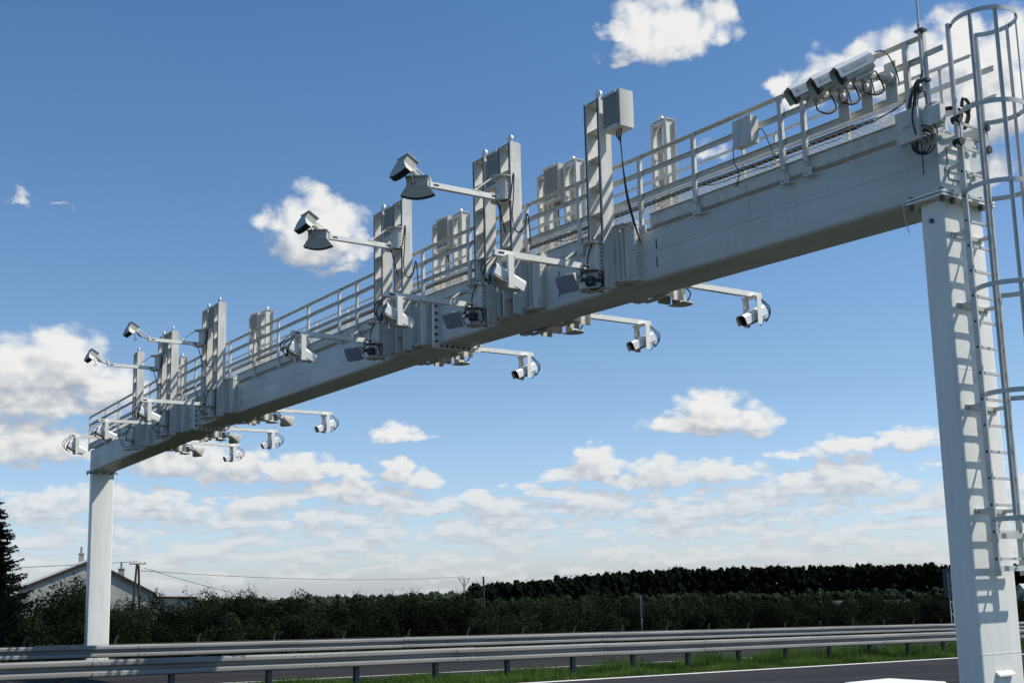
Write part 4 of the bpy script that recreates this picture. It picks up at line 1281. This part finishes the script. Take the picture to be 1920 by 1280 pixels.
# far pine forest, one mass
def wood(name, label, path, rows, gap, hrange, size, m, seed, per=70, tall=1.0):
    rnd = random.Random(seed)
    mb = MB()
    for i in range(len(path) - 1):
        a = Vector(path[i]); c = Vector(path[i + 1])
        d = (c - a).xy.length
        nrm = Vector((-0.84, 0.54, 0))
        for r_ in range(rows):
            q = rnd.random() * gap
            while q < d:
                f = q / d
                p = a + (c - a) * f + nrm * (r_ * gap * 0.9 + rnd.uniform(-.4, .4) * gap)
                h = rnd.uniform(*hrange) * (1 + 0.03 * r_)
                rad = gap * rnd.uniform(0.65, 1.0)
                zt_ = p.z + rnd.uniform(-0.9, 0.3)
                lum = [(Vector((rnd.gauss(0, .45) * rad, rnd.gauss(0, .45) * rad, -rnd.random() ** 0.9 * h * 0.95)), rad * rnd.uniform(0.45, 0.85)) for _ in range(18)]
                lum.append((Vector((0, 0, -0.10 * h)), rad * 0.4))
                for lc, lr in lum:
                    ax_ = Vector((rnd.gauss(0, 1), rnd.gauss(0, 1), rnd.gauss(0, 1))).normalized()
                    rm_ = Matrix.Rotation(rnd.uniform(0, 6.28), 3, ax_)
                    k6 = [mb.pt(Vector((p.x, p.y, zt_)) + lc + Matrix.Diagonal((1, 1, tall)) @ (rm_ @ v) * lr * rnd.uniform(0.55, 0.85)) for v in ICO_V]
                    for f3 in ICO_F: mb.face([k6[w] for w in f3])
                for _ in range(per):
                    lc, lr = rnd.choice(lum)
                    v = Vector((rnd.gauss(0, 1), rnd.gauss(0, 1), rnd.gauss(0, 1))).normalized()
                    pp = Vector((p.x, p.y, zt_)) + lc + Vector((v.x, v.y, v.z * tall)) * lr * rnd.uniform(0.6, 1.1)
                    s_ = size * rnd.uniform(0.6, 1.4)
                    n_ = (v + Vector((rnd.gauss(0, .5), rnd.gauss(0, .5), rnd.gauss(0, .5)))).normalized()
                    e1 = n_.orthogonal().normalized(); e2 = n_.cross(e1)
                    mb.poly([pp - e1 * s_, pp + e2 * s_ * 0.7, pp + e1 * s_, pp - e2 * s_ * 0.7])
                q += gap * rnd.uniform(0.75, 1.25)
    o = mb.build(name, m, smooth=False, fix=False)
    return tag(o, label, 'forest', None, 'stuff')


# path points carry the height of the tree tops
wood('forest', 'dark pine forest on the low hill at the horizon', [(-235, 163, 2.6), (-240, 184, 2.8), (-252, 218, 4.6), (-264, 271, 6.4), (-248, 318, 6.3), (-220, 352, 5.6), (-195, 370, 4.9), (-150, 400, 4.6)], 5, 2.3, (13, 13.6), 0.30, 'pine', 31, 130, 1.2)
wood('shrub_belt', 'dark belt of shrubs between the orchard and the pine forest', [(-150, 95, -0.4), (-140, 125, -0.5), (-122, 165, -0.6), (-92, 205, -0.9), (-60, 235, -1.2)], 3, 2.0, (3.4, 4.2), 0.17, 'leaf', 37, 110)
wood('far_woodland', 'pale green line of distant trees left of the pine forest', [(-330, 40, -0.6), (-335, 100, -0.4), (-330, 170, -0.3), (-320, 225, -0.2)], 3, 3.4, (6, 8), 0.35, 'haze', 33, 110)

# single far tree by the cottages
ft = [(crown_mesh(vr, 1.8, 1.5, 2.3, 26, 5200, 0.085, 'leaf2'), trunk_mesh(vr, 1.6, 0.1, 5))]
x, y = -55.0, 107.0
tree_obj('garden_tree', 'small pale green tree between the two far cottage roofs', 'tree', None, (x, y, zg(x, y) - 0.1), 0, (1.0, 1.0, 0.95), *ft[0])
x, y = -131.6, 82.7
tree_obj('orchard_tree', 'round pale tree standing above the orchard left of the power poles', 'tree', None, (x, y, 1.55 - 4.6), 1, (1.25, 1.25, 1.18), *ft[0])


# ------------------------------------------------------------------ house and cottages
hx = -66.4; gz = zg(hx, 18) - 0.1
o = thing('house', 'plastered gable house behind the orchard, half hidden by the far column', 'house', (hx, 17.9, gz), R(-11))
HL, HR_, RD = -5.4, 5.4, 0.1                     # eaves and ridge across the gable
zl, zr, zt2 = 3.05 - gz, 2.35 - gz, 5.25 - gz
prof = [(HL, 0), (HR_, 0), (HR_, zr), (RD, zt2), (HL, zl)]
mb = MB(); mb.prism([(0, y, z) for y, z in prof], (-12, 0, 0)); mb.build('wall', 'plaster', o)
def slope(y0, z0, y1, z1, m, nm, th=0.15, x0=0.20, x1=-12.3):
    mb = MB(); mb.prism([(x0, y0, z0), (x0, y1, z1), (x0, y1, z1 + th), (x0, y0, z0 + th)], (x1 - x0, 0, 0)); return mb.build(nm, m, o)
kl = (zt2 - zl) / (RD - HL); kr = (zt2 - zr) / (HR_ - RD)
r1 = slope(HL - 0.45, zl - 0.45 * kl + 0.01, RD, zt2 + 0.01, 'white', 'roof', 0.2)
r2 = slope(RD, zt2 + 0.01, HR_ + 0.45, zr - 0.45 * kr + 0.01, 'roofdark', 'roof')
for (y0, z0, y1, z1) in ((HL - 0.45, zl - 0.45 * kl, RD, zt2), (RD, zt2, HR_ + 0.45, zr - 0.45 * kr)):
    mb = MB(); mb.prism([(0.14, y0, z0 - 0.26), (0.14, y1, z1 - 0.26), (0.14, y1, z1 - 0.002), (0.14, y0, z0 - 0.002)], (0.04, 0, 0)); mb.build('fascia', 'fascia', o)
for (y, z, h, w_) in ((-0.45, zt2 - 0.3, 0.95, 0.42), (3.05, zt2 - 2.1, 1.35, 0.5)):
    mb = MB(); mb.box(-2.4 - w_, -2.4, y - w_ / 2, y + w_ / 2, z, z + h); c = mb.build('chimney', 'brick', o)
    mb = MB(); mb.box(-2.45 - w_, -2.35, y - w_ / 2 - 0.05, y + w_ / 2 + 0.05, z + h, z + h + 0.08); mb.tube([(-2.4 - w_ / 2, y, z + h + 0.08), (-2.4 - w_ / 2, y, z + h + 0.65)], 0.10, 8); mb.build('chimney_pot', 'brick', c)
for (y, z, w_, h) in ((-0.95, 2.9, 0.55, 0.6), (-3.2, 1.15, 1.1, 1.1), (2.2, 1.0, 1.0, 1.0)):
    mb = MB(); mb.box(0.001, 0.05, y - w_ / 2, y + w_ / 2, z, z + h); f = mb.build('window', 'white', o)
    mb = MB(); mb.box(0.05, 0.055, y - w_ / 2 + 0.08, y + w_ / 2 - 0.08, z + 0.08, z + h - 0.08); mb.build('pane', 'glass', f)
mb = MB(); mb.box(0.001, 0.03, HL, HR_, 2.3, 2.36); mb.build('string_course', 'white', o)
mb = MB(); mb.box(-9, -1.0, HR_ + 0.02, HR_ + 3.9, 0, zr - 0.55); an = mb.build('annex', 'plaster', o)
mb = MB(); mb.prism([(-0.7, HR_ + 0.4, zr - 0.50), (-0.7, HR_ + 4.2, zr - 0.66), (-0.7, HR_ + 4.2, zr - 0.50), (-0.7, HR_ + 0.4, zr - 0.34)], (-8.6, 0, 0)); mb.build('annex_roof', 'fascia', an)


def cottage(label, x, y, w_, d_, he, hr_, rz, m):
    z = zg(x, y)
    o = thing('cottage', label, 'cottage', (x, y, z - 0.05), rz, 'far cottages by the wood')
    mb = MB(); mb.prism([(-w_ / 2, -d_ / 2, 0), (-w_ / 2, d_ / 2, 0), (-w_ / 2, d_ / 2, he), (-w_ / 2, 0, hr_), (-w_ / 2, -d_ / 2, he)], (w_, 0, 0)); mb.build('wall', 'plaster', o)
    for sgn in (-1, 1):
        k = (hr_ - he) / (d_ / 2)
        mb = MB(); mb.prism([(-w_ / 2 - 0.3, 0, hr_ + 0.02), (-w_ / 2 - 0.3, sgn * (d_ / 2 + 0.4), he - 0.4 * k + 0.02), (-w_ / 2 - 0.3, sgn * (d_ / 2 + 0.4), he - 0.4 * k + 0.16), (-w_ / 2 - 0.3, 0, hr_ + 0.16)], (w_ + 0.6, 0, 0)); mb.build('roof', m, o)


cottage('far cottage with a grey roof below the forest edge', -60.2, 109.0, 5.2, 5.0, 1.7, 2.75, R(55), 'roofdark')
cottage('small far cottage with a dark roof beside the pale tree', -64.0, 123.0, 4.2, 4.6, 1.6, 2.5, R(55), 'roofdark')
cottage('far cottage with a pale grey roof right of the near column', -62.0, 157.0, 9.0, 7.0, 2.2, 4.2, R(60), 'sheet')

# ------------------------------------------------------------------ power poles and wires
px_, py_ = -51.0, 17.5
gz = zg(px_, py_)
o = thing('power_pole', 'wooden A shaped power pole in front of the house', 'power pole', (px_, py_, gz), 0, 'power poles along the orchard')
H = 4.50 - gz
mb = MB()
mb.tube([(0.1, -0.45, -0.2), (0, -0.06, H)], 0.12, 8, 0.085); mb.tube([(-0.1, 0.42, -0.2), (0, 0.08, H - 0.05)], 0.12, 8, 0.085)
mb.bar((0.0, -0.22, H * 0.62), (0.0, 0.22, H * 0.62), 0.08, 0.10); mb.build('leg', 'wood', o)
mb = MB(); mb.bar((-0.05, -0.62, H + 0.02), (0.1, 0.62, H + 0.02), 0.08, 0.08); mb.build('crossarm', 'wood', o)
mb = MB()
for y in (-0.55, -0.2, 0.2, 0.55): mb.tube([(0, y, H + 0.06), (0, y, H + 0.2)], 0.045, 6)
mb.build('insulator', 'white', o)
poleA = Vector((px_, py_, gz + H + 0.2))
qx, qy = -91.4, 72.45
gz = zg(qx, qy)
o = thing('power_pole', 'power pole with a Y shaped bracket before the forest edge', 'power pole', (qx, qy, gz), 0, 'power poles along the orchard')
H = 3.1 - gz
MB().tube([(0, 0, -0.2), (0, 0, H)], 0.14, 8, 0.10).build('leg', 'brick', o)
mb = MB()
for sgn in (-1, 1): mb.bar((0, 0, H - 0.9), (0.4 * sgn, 0.62 * sgn, H + 0.15), 0.07, 0.07)
mb.bar((-0.42, -0.65, H + 0.12), (0.42, 0.65, H + 0.12), 0.07, 0.07)
mb.build('crossarm', 'wood', o)
mb = MB()
for k in (-1, 0, 1): mb.tube([(0.4 * k, 0.62 * k, H + 0.1), (0.4 * k, 0.62 * k, H + 0.42)], 0.05, 6)
mb.build('insulator', 'white', o)
poleB = Vector((qx, qy, gz + H + 0.42))
ux, uy = -115.3, 90.8
gz = zg(ux, uy)
o = thing('power_pole', 'plain straight power pole against the dark forest edge', 'power pole', (ux, uy, gz), 0, 'power poles along the orchard')
H = 3.75 - gz
MB().tube([(0, 0, -0.2), (0, 0, H)], 0.17, 8, 0.14).build('leg', 'wood', o)
mb = MB(); mb.bar((-0.2, -0.3, H - 0.9), (0.2, 0.3, H - 0.9), 0.06, 0.06); mb.build('crossarm', 'wood', o)
poleC = Vector((ux, uy, gz + H - 0.85))


def wire(label, a, c, sag, r_=0.02):
    mb = MB(org=a)
    pts = [a + (c - a) * (k / 20) + Vector((0, 0, -4 * sag * (k / 20) * (1 - k / 20))) for k in range(21)]
    mb.tube(pts, r_, 4)
    tag(mb.build('power_line', 'bolt', None), label, 'power line', 'power lines over the orchard')


wire('nearly level power line from the A shaped pole to the Y shaped pole', poleA + Vector((0, 0.2, -0.7)), poleB, 0.55)
wire('deeply sagging power line from the A shaped pole to the plain pole', poleA + Vector((0, 0.5, -0.5)), poleC, 3.6)
wire('power line from the A shaped pole past the house roof to the left', poleA, poleA + Vector((-36, -34, 0.4)), 0.4)

# ------------------------------------------------------------------ road signs seen from behind
x, y = 0.1, 25.4
z = zg(x, y)
o = thing('road_sign', 'triangular road sign seen almost edge on, on a thin post by the orchard', 'road sign', (x, y, z), R(-32))
H = 1.62 - z
MB().tube([(0, 0, -0.2), (0, 0, H - 0.1)], 0.03, 8).build('post', 'galv', o)
mb = MB(); mb.prism([(-0.45, 0.035, H - 0.82), (0.45, 0.035, H - 0.82), (0.0, 0.035, H)], (0, 0.012, 0)); mb.build('sign_plate', 'signback', o)
mb = MB(); mb.box(-0.3, 0.3, 0.035, 0.047, H - 1.15, H - 0.86); mb.build('lower_plate', 'signback', o)
x, y = 0.15, 48.5
z = zg(x, y)
o = thing('direction_sign', 'large dark blue direction sign seen from behind on lattice posts, left of the near column', 'road sign', (x, y, z), R(-20))
mb = MB(); mb.box(-0.6, 2.6, 0.0, 0.05, 0.85 - z, 2.5 - z); pl = mb.build('sign_panel', 'signback', o)
mb = MB()
for k in range(4): mb.box(-0.6, 2.6, -0.05, -0.001, 0.95 - z + 0.45 * k, 1.0 - z + 0.45 * k)
mb.build('stiffener', 'signback', pl)
for xx in (0.2, 1.9):
    mb = MB()
    zz_ = 2.3 - z
    for dx in (-0.14, 0.14): mb.tube([(xx + dx, -0.10, -0.2), (xx + dx, -0.10, zz_)], 0.025, 6)
    k = 0.0
    s_ = 1
    while k < zz_ - 0.35:
        mb.tube([(xx - 0.14 * s_, -0.10, k), (xx + 0.14 * s_, -0.10, k + 0.35)], 0.012, 5); k += 0.35; s_ = -s_
    mb.build('post', 'galv', o)
print('fruit trees', cnt)
